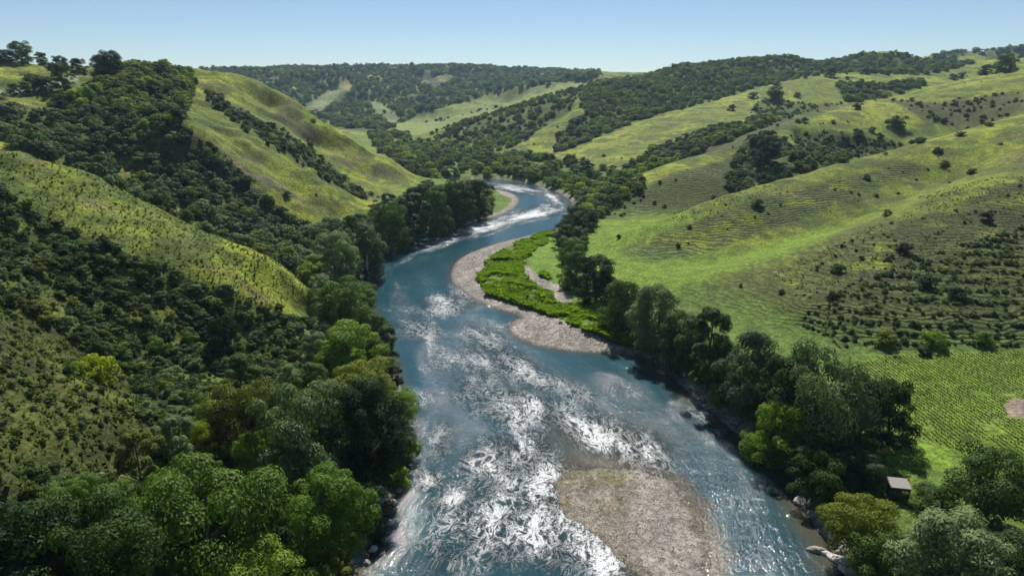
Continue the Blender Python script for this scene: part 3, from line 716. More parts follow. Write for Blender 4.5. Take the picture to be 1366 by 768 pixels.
for a in [
 (795,402,64,76,'round_a','dark','big round dark tree on the bright meadow beside the sandy path'),
 (768,384,48,60,'round_b','dark','dark round tree just beyond the biggest meadow tree'),
 (762,352,44,44,'round_a','mid','round green tree of the meadow row, third from the sandy path'),
 (752,330,38,38,'round_b','dark','dark tree of the meadow row near the bright green plot'),
 (768,306,44,40,'round_a','mid','green tree of the meadow row closest to the far bend'),
 (830,442,62,82,'round_b','dark','dark tree at the upper edge of the marsh shrubs'),
 (872,470,72,108,'willow_a','grey','silvery feathery tree at the point of the gravel bar'),
 (905,494,66,92,'round_a','grey','grey-green tree at the water just past the gravel bar point'),
 (942,522,72,130,'tall_a','dark','tall dark tree, the highest one of the bank past the gravel bar'),
 (990,552,84,128,'willow_b','grey','silvery tall tree beside the high dark one'),
 (1035,585,70,120,'willow_a','dark','dark upright tree in front of the largest grey-green crown'),
 (1088,598,118,150,'spread_a','grey','largest grey-green tree of the bank next to the striped field'),
 (1030,622,76,98,'round_b','bright','bright green round tree leaning over the shaded water'),
 (1142,592,62,98,'round_a','dark','dark round tree between the largest crown and the striped field'),
 (1186,590,56,88,'round_b','mid','tree at the corner of the striped field casting its shade on the grass'),
 (1140,646,60,56,'spread_b','grey','silvery spreading tree beside the shaded grass corner'),
 (1098,668,76,74,'spread_b','mid','green spreading tree right above the white boulders'),
 (1142,748,80,92,'round_a','olive','olive tree between the white boulders and the little hut'),
 (1186,778,78,72,'spread_b','mid','low green tree below the little hut'),
 (1258,808,116,128,'willow_a','grey','large feathery silvery tree in front of the little hut'),
 (1308,706,92,112,'round_a','dark','dark round tree at the edge of the striped field behind the hut'),
 (1240,682,44,42,'round_b','dark','small nearly black tree touching the wall of the little hut'),
 (1345,800,92,90,'round_b','mid','green tree below the big dark tree at the field edge'),
 (1120,572,55,62,'round_b','dark','dark crown behind the largest grey-green tree'),
 (965,515,50,70,'round_b','mid','green crown showing between the two tallest bank trees')]:
    px_tree(*a[:7], RB)
# the hilltop above the scrub gully
for a in [
 (30,86,26,26,'round_a','dark','big round dark tree on the grassy hilltop'), (55,88,15,15,'round_b','mid','small tree beside the big round one on the hilltop'),
 (81,96,17,18,'round_a','dark','single round dark tree on the crest, the nearer of the hilltop pair'), (105,100,22,19,'round_b','dark','wider dark tree of the hilltop pair'),
 (8,84,18,14,'spread_b','mid','low green tree at the end of the hilltop'), (70,95,14,10,'spread_b','olive','low olive tree between the big one and the pair on the hilltop'),
 (86,120,24,32,'round_b','mid','tree that hides part of the pale hilltop track'), (45,124,26,22,'round_a','dark','dark tree right above the pale hilltop track'), (20,128,14,14,'round_b','dark','small dark tree at the start of the hilltop track'), (62,121,16,16,'round_a','dark','dark tree beside the hilltop track, in the middle of the row'),
 (138,108,26,30,'willow_a','grey','greyish tree at the top end of the hilltop wood'), (152,106,28,34,'round_a','dark','tall dark tree at the top end of the hilltop wood')]:
    px_tree(*a[:7], 'trees on the hilltop with the pale track')
# single trees and bushes of the grassy hills beyond the field
for a in [
 (1019,225,36,46,'round_a','dark','big dark tree in the hollow of the second grassy hill'),
 (1340,98,26,22,'spread_b','dark','big dark tree on the crest of the second grassy hill'), (1314,101,15,12,'round_b','dark','smaller dark tree next to the big one on the second crest'),
 (1108,103,16,14,'round_a','dark','lone round dark tree on the third grassy hill crest'), (1227,191,13,8,'spread_b','dark','lone dark tree on the crest of the nearest green hill')]:
    px_tree(*a[:7], 'lone trees on the grassy hills')
px_tree(1101,442,9,56,'cone','dark','slender dark pointed tree on the scrubby slope above the field hedge', None, name='conifer', cat='conifer')

LM = []
for px_, py_, w_ in [(275,775,'the widest green tree'),(440,742,'the light green leaning tree'),(345,650,'the pale yellow-green tree'),(268,612,'the vivid yellow-green tree'),(412,650,'the big silvery tree'),(488,560,'the domed olive tree'),
 (330,600,'the broad olive tree'),(326,512,'the small round olive tree'),(297,480,'the nearly black round tree'),(458,442,'the toe of the grassy spur'),(452,385,'the pale willow-like tree'),(132,506,'the vivid yellow bush'),(203,470,'the light green slope bush'),
 (522,338,'the first dark bend tree'),(596,285,'the yellowish bend tree'),(638,292,'the bend wood end'),(795,402,'the big round meadow tree'),(872,470,'the tip of the gravel bar'),(942,522,'the highest dark tree'),
 (1088,598,'the largest grey-green tree'),(1098,668,'the white boulders'),(1196,664,'the little hut'),(1308,706,'the dark field-edge tree'),(1101,442,'the slender pointed tree'),(1234,384,'the bush above the rows'),(1300,462,'the far hedge end'),(1180,462,'the inner hedge end'),
 (86,120,'the pale hilltop track'),(152,106,'the tall hilltop trees'),(240,160,'the long ridge head'),(355,270,'the long ridge middle'),(410,300,'the long ridge foot'),(170,262,'the grassy spur middle'),(0,200,'the grassy spur top'),
 (60,200,'the upper end of the gully'),(270,300,'the bend of the gully'),(20,560,'the brown slope'),(120,690,'the foot of the brown slope'),(1019,225,'the second hill hollow'),(768,306,'the farthest meadow tree'),(700,240,'the outer bend curve'),(820,262,'the foot of the second hill')]:
    q_ = hit(px_, py_); LM.append((q_[0], q_[1], w_))
LMA = np.array([(a, b) for a, b, c in LM]); LABELLED = []
def near_label(o, head):
    "remember an object; its label is finished once all of its kind stand"
    d = np.hypot(LMA[:, 0] - o.location.x, LMA[:, 1] - o.location.y); k = int(np.argmin(d)); dx, dy = o.location.x - LM[k][0], o.location.y - LM[k][1]
    if abs(dy) > abs(dx): rel = 'beyond' if dy > 0 else 'in front of'
    else:
        riverward = (dx > 0) == (o.location.x < 0)
        rel = 'riverward of' if riverward else 'uphill of'
        if o.location.x > 0 and not riverward: rel = 'inland of'
        if o.location.x < 0 and not riverward: rel = 'inland of'
    LABELLED.append((o, '%s %s %s' % (head, rel, LM[k][2]), d[k]))
ORD = ['closest', 'second closest', 'third closest', 'fourth closest', 'fifth closest', 'sixth closest', 'seventh closest', 'eighth closest', 'ninth closest', 'tenth closest'] + [q + ' closest' for q in 'eleventh twelfth thirteenth fourteenth fifteenth sixteenth seventeenth eighteenth nineteenth twentieth'.split()]
def finish_labels():
    by = {}
    for o, l, d in LABELLED: by.setdefault(l, []).append((d, o))
    for l, os_ in by.items():
        os_.sort(key=lambda q: q[0])
        for i, (d, o) in enumerate(os_):
            o['label'] = l if len(os_) == 1 else (l + ', ' + (ORD[i] if i < 20 else 'further off'))
def scatter(n, ulo, uhi, rlo, rhi):
    a = R(ulo) + (R(uhi) - R(ulo)) * rng.random(n); r2 = np.sqrt(rlo ** 2 + (rhi ** 2 - rlo ** 2) * rng.random(n))
    x = r2 * np.sin(a); y = r2 * np.cos(a); z = ground(x, y); p, q = project(x, y, z)
    ja, jb = jpx(x, y)
    return x, y, z, p, q, p + ja, q + jb
# fill trees of both banks
PZ = [('bankL', [(425,320),(470,303),(508,282),(545,264),(575,250),(610,236),(656,232),(650,290),(600,306),(540,322),(497,350),(488,375),(500,410),(518,450),(530,490),(542,530),(550,570),(540,610),(522,650),(500,700),(484,740),(470,800),(-60,900),(-60,700),(150,690),(215,640),(250,580),(330,550),(415,500),(438,440),(425,385)], 40, 400, 4.3, LB),
      ('bankR', [(790,370),(812,405),(860,440),(920,475),(1000,515),(1060,545),(1110,575),(1150,600),(1165,640),(1180,690),(1240,700),(1290,690),(1340,740),(1500,900),(1140,800),(1112,722),(1088,680),(1068,645),(1040,612),(1000,582),(960,548),(920,512),(890,485),(858,466),(820,430)], 40, 260, 4.4, RB),
      ('bendR', [(657,225),(700,226),(760,240),(800,250),(850,236),(862,246),(830,272),(800,292),(776,335),(758,350),(745,338),(752,318),(772,290),(776,272),(756,252),(700,236),(660,232)], 230, 600, 3.6, 'trees lining the far bend of the river')]
x, y, z, p, q, pj, qj = scatter(60000, -45, 45, 45, 620)
sd_ = field_at(sdf, x, y)
fill = []
for (nm, poly, ya, yb, r0, grp) in PZ:
    ok = inpoly(pj, qj, poly) & (y > ya) & (y < yb) & (sd_ > 1.5)
    if nm == 'bankR': ok &= ~inpoly(p, q, [(1180,600),(1270,600),(1260,645),(1262,830),(1150,830),(1140,600)]) & ~inpoly(p, q, FIELD)
    for i in np.nonzero(ok)[0]:
        rr_ = r0 * random.choice((.45, .6, .75, .9)) * (1.25 if q[i] < 330 else 1.0)
        if not free(x[i], y[i], rr_): continue
        fill.append((x[i], y[i], rr_, nm, grp)); take(x[i], y[i], rr_)
fill.sort(key=lambda f: f[0] ** 2 + f[1] ** 2)
LAB = dict(bankL='tree among others in the wood on the bank below the scrub hill', bankR='tree among others between the river and the striped field', bendR='tree in the belt lining the far bend of the river')
vis = [f for f in fill if visible(np.array([f[0]]), np.array([f[1]]), ground(f[0], f[1]) + f[2] * 2)[0]]
NT = 290 - ntree
print('trees', ntree, 'fill', len(fill), 'visible', len(vis))
for (x_, y_, rr_, nm, grp) in vis[:NT]:
    kind = random.choices(['round_a','round_b','willow_a','willow_b','tall_a','spread_b'], [4,4,3,3,1.5,3])[0]
    m_ = random.choices(['dark','mid','grey','olive','bright'], [3,3.5,3,2,2])[0] if nm != 'bendR' else random.choices(['dark','mid','olive','bright'], [5,4,2,.6])[0]
    hgt_ = rr_ * PROTO[kind][2] * random.uniform(.8, 1.05)
    near_label(place_tree(x_, y_, rr_, hgt_, kind, m_, '-', grp), '%s %s %s tree' % (SIZEW(rr_), MATW[m_], SHPW[kind.split('_')[0]].split(' ')[-1]))
far_fill = [(f[0], f[1], f[2]) for f in vis[NT:]]

# ------------------------------------------------------------------ shrubs
def bush_obj(x, y, rad, i, mt, label, group, z=None, sq=1.0, name='shrub', cat='shrub'):
    me, h = BUSH[i]
    o = bpy.data.objects.new(name, me); col.objects.link(o)
    if not me.materials: me.materials.append(FM[('dark', 'mid', 'grey', 'olive', 'mid', 'dark')[i]])
    o.material_slots[0].link = 'OBJECT'; o.material_slots[0].material = FM[mt]
    z = float(ground(x, y)) if z is None else z
    o.location = (x, y, z - rad * .18); o.rotation_euler = (0, 0, random.uniform(0, 6.28)); o.scale = (rad, rad, rad * sq)
    return tag(o, label, cat, group)
nsh = 0
def px_bush(px, py, wpx_, mt, label, group=None, sq=1.1):
    global nsh
    x, y, z = hit(px, py); d = math.sqrt(x * x + y * y + (z - H) ** 2); nsh += 1
    take(x, y, wpx_ * d / F / 2)
    return bush_obj(x, y, wpx_ * d / F / 2, nsh % 6, mt, label, group, z, sq)
SG = 'single dark bushes on the grassy hills'
for i, (a, b, c, w_) in enumerate([
 (1117,364,16,'above the slender pointed tree, on the nearest green hill'),(1204,338,19,'on the dark face of the nearest green hill, the widest there'),(1109,400,15,'just beside the slender pointed tree'),
 (1316,294,17,'high on the dark face of the nearest hill'),(1234,384,20,'low on the dark face above the terraced rows'),(1275,398,20,'above the terraced rows, nearest the hedge'),
 (1149,346,7,'tiny, on the middle of the nearest green hill'),(1185,348,8,'small, right of the tiny one in the same slope'),(1170,371,9,'small, directly above the slender pointed tree'),
 (989,383,6,'tiny, low on the bright swale'),(1042,392,9,'small, between the swale and the riverside trees'),(1184,288,11,'beside the ridge of the bright swale'),
 (1296,232,9,'alone near the crest of the nearest green hill'),(1011,276,15,'below the crest of the nearest hill, over the swale'),(1144,146,11,'on the crest of the second hill'),
 (1074,164,10,'at the end of the shaded ledge on the second hill'),(1065,164,7,'smallest, at the end of the shaded ledge'),(1145,182,13,'under the middle of the second hill, above the shaded ledge'),
 (1163,176,8,'small, over the shaded ledge'),(1173,184,9,'at the far end of the shaded ledge'),(1197,172,22,'wide, on the second hill above the ledge'),(1157,99,12,'on the crest of the third hill'),
 (1182,97,6,'tiny, on the crest of the third hill'),(1036,118,11,'on the upper third hill next to the forest edge'),(1004,131,11,'on the third hill below the forest edge'),(1031,134,25,'widest, across the third hill'),
 (1063,130,9,'alone in the middle of the third hill'),(978,148,12,'lower on the third hill below the wide one'),(1008,148,7,'small, under the wide one of the third hill'),(1272,107,10,'near the crest of the second hill, outer one'),
 (1282,104,9,'near the crest of the second hill, inner one'),(920,305,7,'above the bright plot on the nearest hill'),(905,330,8,'on the terraced end of the nearest hill'),(780,372,7,'on the meadow beyond the tree row'),
 (826,318,7,'on the bright green plot between the two hills'),(1100,480,9,'under the field hedge'),(1232,474,15,'at the top edge of the striped field')]):
    px_bush(a, b, c, 'dark', 'dark bush ' + w_, SG)
for (a, b, c, m_, w_) in [(105,500,24,'yellow','yellow bush on the brown slope, the smaller of two'),(132,506,44,'yellow','wide vivid yellow bush at the edge of the brown slope'),(203,470,28,'bright','light green bush on the scrub slope above the olive tree'),
 (535,610,44,'bright','fresh green bush hanging over the rocky water edge'),(528,645,34,'bright','fresh green low bush just above the pale bank rocks'),(1245,462,26,'bright','light green bush at the field hedge, nearest its middle'),(1310,458,20,'bright','light green bush further along the field hedge'),
 (1180,462,26,'olive','olive bush at the inner end of the field hedge')]:
    px_bush(a, b, c, m_, w_)

VEG = [ # region, plants per square metre, radius range, materials weights (dark, mid, grey, olive), protos
 ('gullyB', .15, (.6, 3.5), None), ('topwood', .10, (1.8, 4.0), None), ('faceC', .60, (.35, 1.7), None), ('faceA', .20, (.5, 1.2), None), ('gullyM', .14, (.8, 2.0), None),
 ('gap', .35, (.5, 1.5), None), ('slopeD', .32, (.28, .75), None), ('lowscrub', .20, (.7, 1.9), None), ('r1scrub', .95, (.38, .8), 'rows'), ('r1face', .035, (.25, .7), None), ('r1upper', .012, (.3, .8), None),
 ('r2gully', .05, (1.6, 3.4), None), ('r2shade', .22, (.6, 1.6), None), ('r2slope', .006, (.6, 1.4), None), ('r2shade2', .028, (.8, 2.0), None),  # the two shade patches get scrub for their darkness
 ('r3gully', .045, (2.0, 4.2), None), ('r3dark', .030, (1.0, 2.2), None), ('r3band', .022, (2.4, 4.4), None),
 ('r4wood', .032, (2.0, 4.2), None), ('r4wood2', .017, (2.0, 4.2), None), ('valley', .015, (2.6, 5.0), None), ('farA', .013, (3.0, 6.5), 'patchy'), ('farR', .006, (4.0, 7.0), None)]
P_ = []
def gather(n, rlo, rhi, names):
    x, y, z, p, q, pj, qj = scatter(n, -44, 44, rlo, rhi)
    area = R(88) * (rhi ** 2 - rlo ** 2) / 2; dens_ = n / area
    sd_ = field_at(sdf, x, y)
    base = (sd_ > 3)
    for nm, dn, (ra, rb), mode in VEG:
        if nm not in names: continue
        ok = mask(nm, pj, qj, y) & base & (rng.random(n) < dn / dens_)
        i = np.nonzero(ok)[0]
        rad = ra + (rb - ra) * rng.random(len(i)) ** 1.7
        if mode == 'rows':
            fz = (z[i] / 1.15 + .4 * vnoise(x[i] / 15, y[i] / 15, 3)) % 1.0; kk = ((fz > .34) & (fz < .66)) | (rng.random(len(i)) < .08); i = i[kk]; rad = rad[kk]
        if mode == 'patchy':
            kk = fbm(x[i] / 130, y[i] / 130, 77, 4) > .34; kk |= (z[i] > 100)
            kk &= ~inpoly(p[i], q[i], [(395,152),(446,112),(460,103),(473,116),(466,122),(424,155)]) & ~inpoly(p[i], q[i], [(484,132),(502,134),(542,158),(518,168)]) & ~inpoly(p[i], q[i], [(505,180),(548,160),(592,147),(643,136),(728,118),(795,104),(798,114),(734,130),(677,147),(609,174),(560,195)]) & ~inpoly(p[i], q[i], [(542,100),(605,100),(600,112),(580,118)])
            i = i[kk]; rad = rad[kk]
        for j, r_ in zip(i, rad): P_.append((x[j], y[j], z[j], r_, nm))
gather(260000, 50, 350, ('gullyB','topwood','faceC','faceA','gullyM','slopeD','gap','lowscrub','r1scrub','r1face','r1upper','r2gully','r2shade','r2slope','r2shade2'))
gather(160000, 350, 1300, ('topwood','gullyB','gullyM','r2gully','r2shade','r2slope','r2shade2','r3gully','r3dark','r3band','r4wood','r4wood2','valley'))
gather(90000, 950, 2500, ('farA','farR'))
# loose bushes over the open grass
x, y, z, p, q, pj, qj = scatter(26000, -44, 44, 60, 1300)
dn = fbm(x / 40, y / 40, 301, 4); hl = field_at(hill, x, y)
ok = (hl > .5) & (dn > .58) & (rng.random(len(x)) < np.where(x > 0, .08, np.where(y < 180, .10, .6)) * np.clip(1.2 - np.hypot(x, y) / 1500, .3, 1))
for j in np.nonzero(ok)[0]: P_.append((x[j], y[j], z[j], (.35 + .9 * rng.random() ** 2) * (1 + math.hypot(x[j], y[j]) / 500), 'open'))
P_a = np.array([(a, b, c, d) for a, b, c, d, n in P_]); P_n = np.array([n for *_, n in P_])
vz = visible(P_a[:, 0], P_a[:, 1], P_a[:, 2] + P_a[:, 3] * 1.5, .03)
okp = vz & (np.array([free(a, b, r_ * .5) for a, b, _, r_ in P_a]))
P_a = P_a[okp]; P_n = P_n[okp]
print('shrubs', len(P_a), {n: int((P_n == n).sum()) for n in set(P_n)})
dist = np.sqrt(P_a[:, 0] ** 2 + P_a[:, 1] ** 2 + (P_a[:, 2] - H) ** 2)
appar = P_a[:, 3] / dist * (visible(P_a[:, 0], P_a[:, 1], P_a[:, 2] + P_a[:, 3] * .6)) * np.isin(P_n, ['gullyB','topwood','faceC','faceA','gullyM','slopeD','lowscrub','r1scrub','r1face','r1upper','open','r2gully'])
pp, qq = project(P_a[:, 0], P_a[:, 1], P_a[:, 2]); appar = appar * ((pp > 5) & (pp < 1361) & (qq < 764))
order = np.argsort(-appar)
NS = 292 - nsh
WH = dict(gullyB='in the scrub-filled gully below the hilltop', topwood='in the hilltop wood', faceC='on the dark scrub face of the nearest spur', faceA='on the dark edge of the long grassy ridge', gullyM='in the gully of the long grassy ridge',
          slopeD='on the brown slope', gap='in the thicket beside the brown slope', lowscrub='in the thicket under the brown slope', r1scrub='in the terraced rows above the field hedge', r1face='on the dark face above the terraced rows', r1upper='on the terraced green hill', open='on open grass', r2gully='in the hollow of the second grassy hill')
mix_of = dict(gullyB=(2,4,5,2), topwood=(5,3,2,1), faceC=(4,3,3,2), slopeD=(4,2,1,3), gap=(3,3,3,3), lowscrub=(2,4,3,2), valley=(4,4,2,1), r4wood=(4,3,2,.2), farA=(4,4,2,.3))
def pickmat(nm): return random.choices(['dark', 'mid', 'grey', 'olive'], mix_of.get(nm, (4, 4, 3, 2)))[0]
for j in order[:NS]:
    a, b, c, r_ = P_a[j]; nm = P_n[j]; m_ = pickmat(nm)
    near_label(bush_obj(a, b, r_, random.randrange(6), m_, '-', 'shrubs ' + WH[nm], c, random.uniform(.9, 1.3)), '%s %s shrub' % ('tiny' if r_ < .8 else 'small' if r_ < 1.5 else 'middling' if r_ < 2.3 else 'large', {'dark': 'dark', 'mid': 'green', 'grey': 'silvery', 'olive': 'olive'}[m_]))
finish_labels()
rest = order[NS:]

def instancer(name, P, S_, ROT, IDX, protos, kind_label=None):
    "one object: points that carry copies of plants already standing in the scene"
    me = bpy.data.meshes.new(name); me.vertices.add(len(P)); me.vertices.foreach_set('co', np.asarray(P, np.float32).ravel())
    set_attr(me, 'scl', S_, 'FLOAT_VECTOR'); set_attr(me, 'rot', ROT, 'FLOAT_VECTOR')
    a = me.attributes.new('pidx', 'INT', 'POINT'); a.data.foreach_set('value', np.asarray(IDX, np.int32))
    o = link(name, me); g = bpy.data.node_groups.new(name, 'GeometryNodeTree')
    g.interface.new_socket('Geometry', in_out='INPUT', socket_type='NodeSocketGeometry'); g.interface.new_socket('Geometry', in_out='OUTPUT', socket_type='NodeSocketGeometry')
    G = g.nodes.new; Lk = g.links.new
    gi = G('NodeGroupInput'); go = G('NodeGroupOutput'); jn = G('GeometryNodeJoinGeometry'); ip = G('GeometryNodeInstanceOnPoints')
    for pr in reversed(protos):
        oi = G('GeometryNodeObjectInfo'); oi.transform_space = 'ORIGINAL'; oi.inputs['Object'].default_value = pr; oi.inputs['As Instance'].default_value = True
        Lk(oi.outputs['Geometry'], jn.inputs[0])
    def na_(nm, ty):
        n = G('GeometryNodeInputNamedAttribute'); n.data_type = ty; n.inputs[0].default_value = nm; return n.outputs[0]
    Lk(gi.outputs[0], ip.inputs['Points']); Lk(jn.outputs[0], ip.inputs['Instance']); ip.inputs['Pick Instance'].default_value = True
    Lk(na_('pidx', 'INT'), ip.inputs['Instance Index']); Lk(na_('rot', 'FLOAT_VECTOR'), ip.inputs['Rotation']); Lk(na_('scl', 'FLOAT_VECTOR'), ip.inputs['Scale'])
    Lk(ip.outputs[0], go.inputs[0])
    md = o.modifiers.new('plants', 'NODES'); md.node_group = g
    return tag(o, kind='stuff')
# prototypes for the scrub mass: six shrub shapes, one standing shrub of each
first = {}
for o in col.objects:
    if o.type == 'MESH' and o.name.startswith('shrub') and o.data.name.startswith('bush_shape'):
        first.setdefault((o.data.name, o.material_slots[0].material.name), o)
plist = list(first.values()); byname = {}
for i, k in enumerate(first): byname.setdefault(k[1], []).append(i)
near_k = np.array([j for j in rest if P_n[j] not in ('r4wood', 'r4wood2', 'farA', 'farR', 'valley', 'r3band', 'r3gully', 'topwood')])
wood_k = np.array([j for j in rest if P_n[j] in ('r4wood', 'r4wood2', 'farA', 'farR', 'valley', 'r3band', 'r3gully', 'topwood')])
def mk(ks, nm):
    idx_ = []; MN = {'dark': 'dark_leaves', 'mid': 'green_leaves', 'grey': 'silvery_leaves', 'olive': 'olive_leaves'}
    for j in ks: idx_.append(random.choice(byname[MN[pickmat(P_n[j])]]))
    A_ = P_a[ks]; r_ = A_[:, 3]; q = len(ks)
    sq = rng.uniform(.75, 1.25, q)
    instancer(nm, A_[:, :3] - np.stack([0 * r_, 0 * r_, r_ * .18], 1), np.stack([r_, r_, r_ * sq], 1), np.stack([0 * r_, 0 * r_, rng.random(q) * 6.28], 1), idx_, plist)
mk(near_k, 'scrub')
# woodland far off: crowns of the standing trees
mp = list(CROWN_OBJ.items()); protos = [o for k, o in mp if k != 'cone']; hs = [PROTO[k][2] for k, o in mp if k != 'cone']
ff = np.array([(a, b, float(ground(a, b)), r_) for a, b, r_ in far_fill]) if far_fill else np.zeros((0, 4))
A_ = np.concatenate([P_a[wood_k], ff]) if len(ff) else P_a[wood_k]
q = len(A_); ix = rng.integers(0, len(protos), q); r_ = A_[:, 3]
sz_ = r_ * rng.uniform(1.5, 2.1, q) / np.array(hs)[ix]
instancer('woodland', A_[:, :3] - np.stack([0 * r_, 0 * r_, sz_ * .5], 1), np.stack([r_, r_, sz_], 1), np.stack([0 * r_, 0 * r_, rng.random(q) * 6.28], 1), ix, protos)

# ------------------------------------------------------------------ grass tussocks, marsh plants, crop rows (small blades and sprays in one mesh each)
def tuft_mesh(name, P, rad, m, nb=7, up=.8, hs_=1.0):
    n = len(P); r_ = rng
    a = r_.random((n, nb)) * 6.283; ln = rad[:, None] * (.6 + .7 * r_.random((n, nb))); ti = .35 + .55 * r_.random((n, nb))
    d = np.stack([np.cos(a) * ti, np.sin(a) * ti, np.full_like(a, up) * hs_], -1) * ln[..., None]
    sdv = np.stack([-np.sin(a), np.cos(a), 0 * a], -1) * (ln * .38)[..., None]
    b0 = P[:, None, :] + np.stack([np.cos(a), np.sin(a), 0 * a - .1], -1) * (ln * .12)[..., None]
    v = np.stack([b0 - sdv * .7, b0 + sdv * .7, b0 + d * .75 + sdv, b0 + d * 1.05 - sdv * .2], 2).reshape(-1, 3)
    me = raw_mesh(name, v, np.arange(len(v)).reshape(-1, 4)); set_attr(me, 'leaf', np.repeat(r_.random(n * nb), 4))
    return tag(link(name, me, m), kind='stuff')
FG = dict(grass=foliage_mat('grass_blades', (0.09, 0.115, 0.024), (0.17, 0.205, 0.036), .5), marsh=foliage_mat('marsh_leaves', (0.10, 0.17, 0.012), (0.22, 0.31, 0.02), .35), crop=foliage_mat('crop_leaves', (0.075, 0.125, 0.016), (0.125, 0.19, 0.024), .3))
x, y, z, p, q, pj, qj = scatter(120000, -41, 41, 62, 300)
hl = field_at(hill, x, y); ok = (hl > .3) & visible(x, y, z + .5, .02) & ~mask('r1upper', pj, qj, y) & ~inpoly(p, q, [(780,290),(870,285),(930,300),(1060,295),(1200,255),(1240,270),(1100,330),(960,400),(800,420)])
dn = np.where(mask('slopeD', pj, qj, y), .9, np.where(x > 0, .16, .42)); ok &= rng.random(len(x)) < dn
i = np.nonzero(ok)[0]
tuft_mesh('grass_tussocks', np.stack([x[i], y[i], z[i]], -1), .20 + .36 * rng.random(len(i)) ** 2, FG['grass'], 6)
x, y, z, p, q, pj, qj = scatter(150000, -10, 22, 95, 280)
i = np.nonzero(inpoly(pj, qj, MARSH) & (field_at(sdf, x, y) > 4) & ~inpoly(p, q, [(694,352),(708,350),(726,370),(748,378),(766,396),(768,406),(740,407),(732,390),(710,379),(697,368)]) & (fbm(x / 5, y / 5, 402, 3) + .25 * rng.random(len(x)) > .52))[0]
tuft_mesh('marsh_plants', np.stack([x[i], y[i], z[i]], -1), .30 + 1.1 * ss(.35, .7, fbm(x[i] / 5, y[i] / 5, 402, 3)) + .3 * rng.random(len(i)), FG['marsh'], 8, .7)
# crop rows run away from the river towards the hill
g0 = np.array(hit(1150, 482)[:2]); g1 = np.array(hit(1360, 640)[:2]); dr_ = (g1 - g0) / np.linalg.norm(g1 - g0); pr_ = np.array([-dr_[1], dr_[0]])
PR = []
for k in range(-135, 136):
    t_ = np.arange(-130, 130, .34); t_ = t_ + rng.normal(size=len(t_)) * .08
    PR.append(g0 + dr_ * t_[:, None] + pr_ * (k * .85 + rng.normal(size=len(t_)) * .07)[:, None])
PR = np.concatenate(PR); z = ground(PR[:, 0], PR[:, 1]); p, q = project(PR[:, 0], PR[:, 1], z)
ok = inpoly(p, q, FIELD) & (PR[:, 1] > 55) & (PR[:, 1] < 150) & (fbm(PR[:, 0] / 6, PR[:, 1] / 6, 501, 3) > .27) & ~inpoly(p, q, [(1180,596),(1215,580),(1275,600),(1270,630),(1180,640)]) & ~inpoly(p, q, [(1338,538),(1352,530),(1400,533),(1400,562),(1345,558)])
i = np.nonzero(ok)[0]; print('crop', len(i))
tuft_mesh('crop_rows', np.stack([PR[i, 0], PR[i, 1], z[i]], -1), .16 + .10 * rng.random(len(i)), FG['crop'], 5, .9)

# ------------------------------------------------------------------ stones of the gravel bars
def stones_on(n, alo, ahi, rlo, rhi, lo, hi):
    x, y, z, p, q, pj, qj = scatter(n, alo, ahi, rlo, rhi)
    g_ = field_at(grav, x, y); i = np.nonzero((g_ > .5) & (z > -.05) & (rng.random(n) < .25 + .75 * fbm(x / 4, y / 4, 601, 3)))[0]
    return np.stack([x[i], y[i], z[i]], -1), lo + (hi - lo) * rng.random(len(i)) ** 3
S1, r1_ = stones_on(90000, -4, 22, 62, 140, .05, .26); S2, r2_ = stones_on(60000, -6, 14, 140, 300, .08, .35)
SPp = np.concatenate([S1, S2]); SR = np.concatenate([r1_, r2_]); ns_ = len(SPp)
base_ = np.array([[1,0,0],[.3,.9,0],[-.8,.5,0],[-.7,-.6,0],[.4,-.9,0],[.1,.05,.62]])
ang = rng.random(ns_) * 6.28; ca, sa = np.cos(ang), np.sin(ang)
bx_ = base_[None] * (.8 + .4 * rng.random((ns_, 6, 3))) * SR[:, None, None]
vv_ = np.stack([bx_[..., 0] * ca[:, None] - bx_[..., 1] * sa[:, None] * .7, bx_[..., 0] * sa[:, None] + bx_[..., 1] * ca[:, None] * .7, bx_[..., 2]], -1) + SPp[:, None] - np.array([0, 0, .01])
fc_ = np.array([[0,1,5],[1,2,5],[2,3,5],[3,4,5],[4,0,5]])[None] + (np.arange(ns_) * 6)[:, None, None]
me = raw_mesh('pebbles', vv_.reshape(-1, 3), fc_.reshape(-1, 3)); set_attr(me, 'leaf', np.repeat(rng.random(ns_), 6))
m_peb, t, N_, L_ = mat('pebble_stone'); rp = N_('Attribute'); rp.attribute_name = 'leaf'; b = N_('BsdfPrincipled'); b.inputs['Roughness'].default_value = .85
L_(mixc(N_, L_, rp.outputs['Fac'], (.16, .14, .11), (.55, .51, .45)), b.inputs['Base Color']); ou = N_('OutputMaterial'); L_(b.outputs[0], ou.inputs[0])
tag(link('pebbles', me, m_peb), kind='stuff'); print('stones', ns_)

# ------------------------------------------------------------------ rocks, driftwood, hut
def rock_mat(name, c1, c2):
    m, t, N_, L_ = mat(name); g = N_('NewGeometry')
    b = N_('BsdfPrincipled'); b.inputs['Roughness'].default_value = .85
    n = noise(N_, L_, g.outputs['Position'], 2.6, 6, .65)
    L_(mixc(N_, L_, mrange(N_, L_, n, .3, .7), c1, c2), b.inputs['Base Color'])
    bu = N_('Bump'); bu.inputs['Strength'].default_value = .6; bu.inputs['Distance'].default_value = .15; L_(n, bu.inputs['Height']); L_(bu.outputs[0], b.inputs['Normal'])
    ou = N_('OutputMaterial'); L_(b.outputs[0], ou.inputs[0]); return m
m_pale = rock_mat('pale_rock', (.38, .35, .31), (.62, .59, .54)); m_grey = rock_mat('grey_rock', (.16, .14, .12), (.34, .31, .27)); m_wood = rock_mat('driftwood', (.25, .2, .14), (.42, .36, .27))
import bmesh
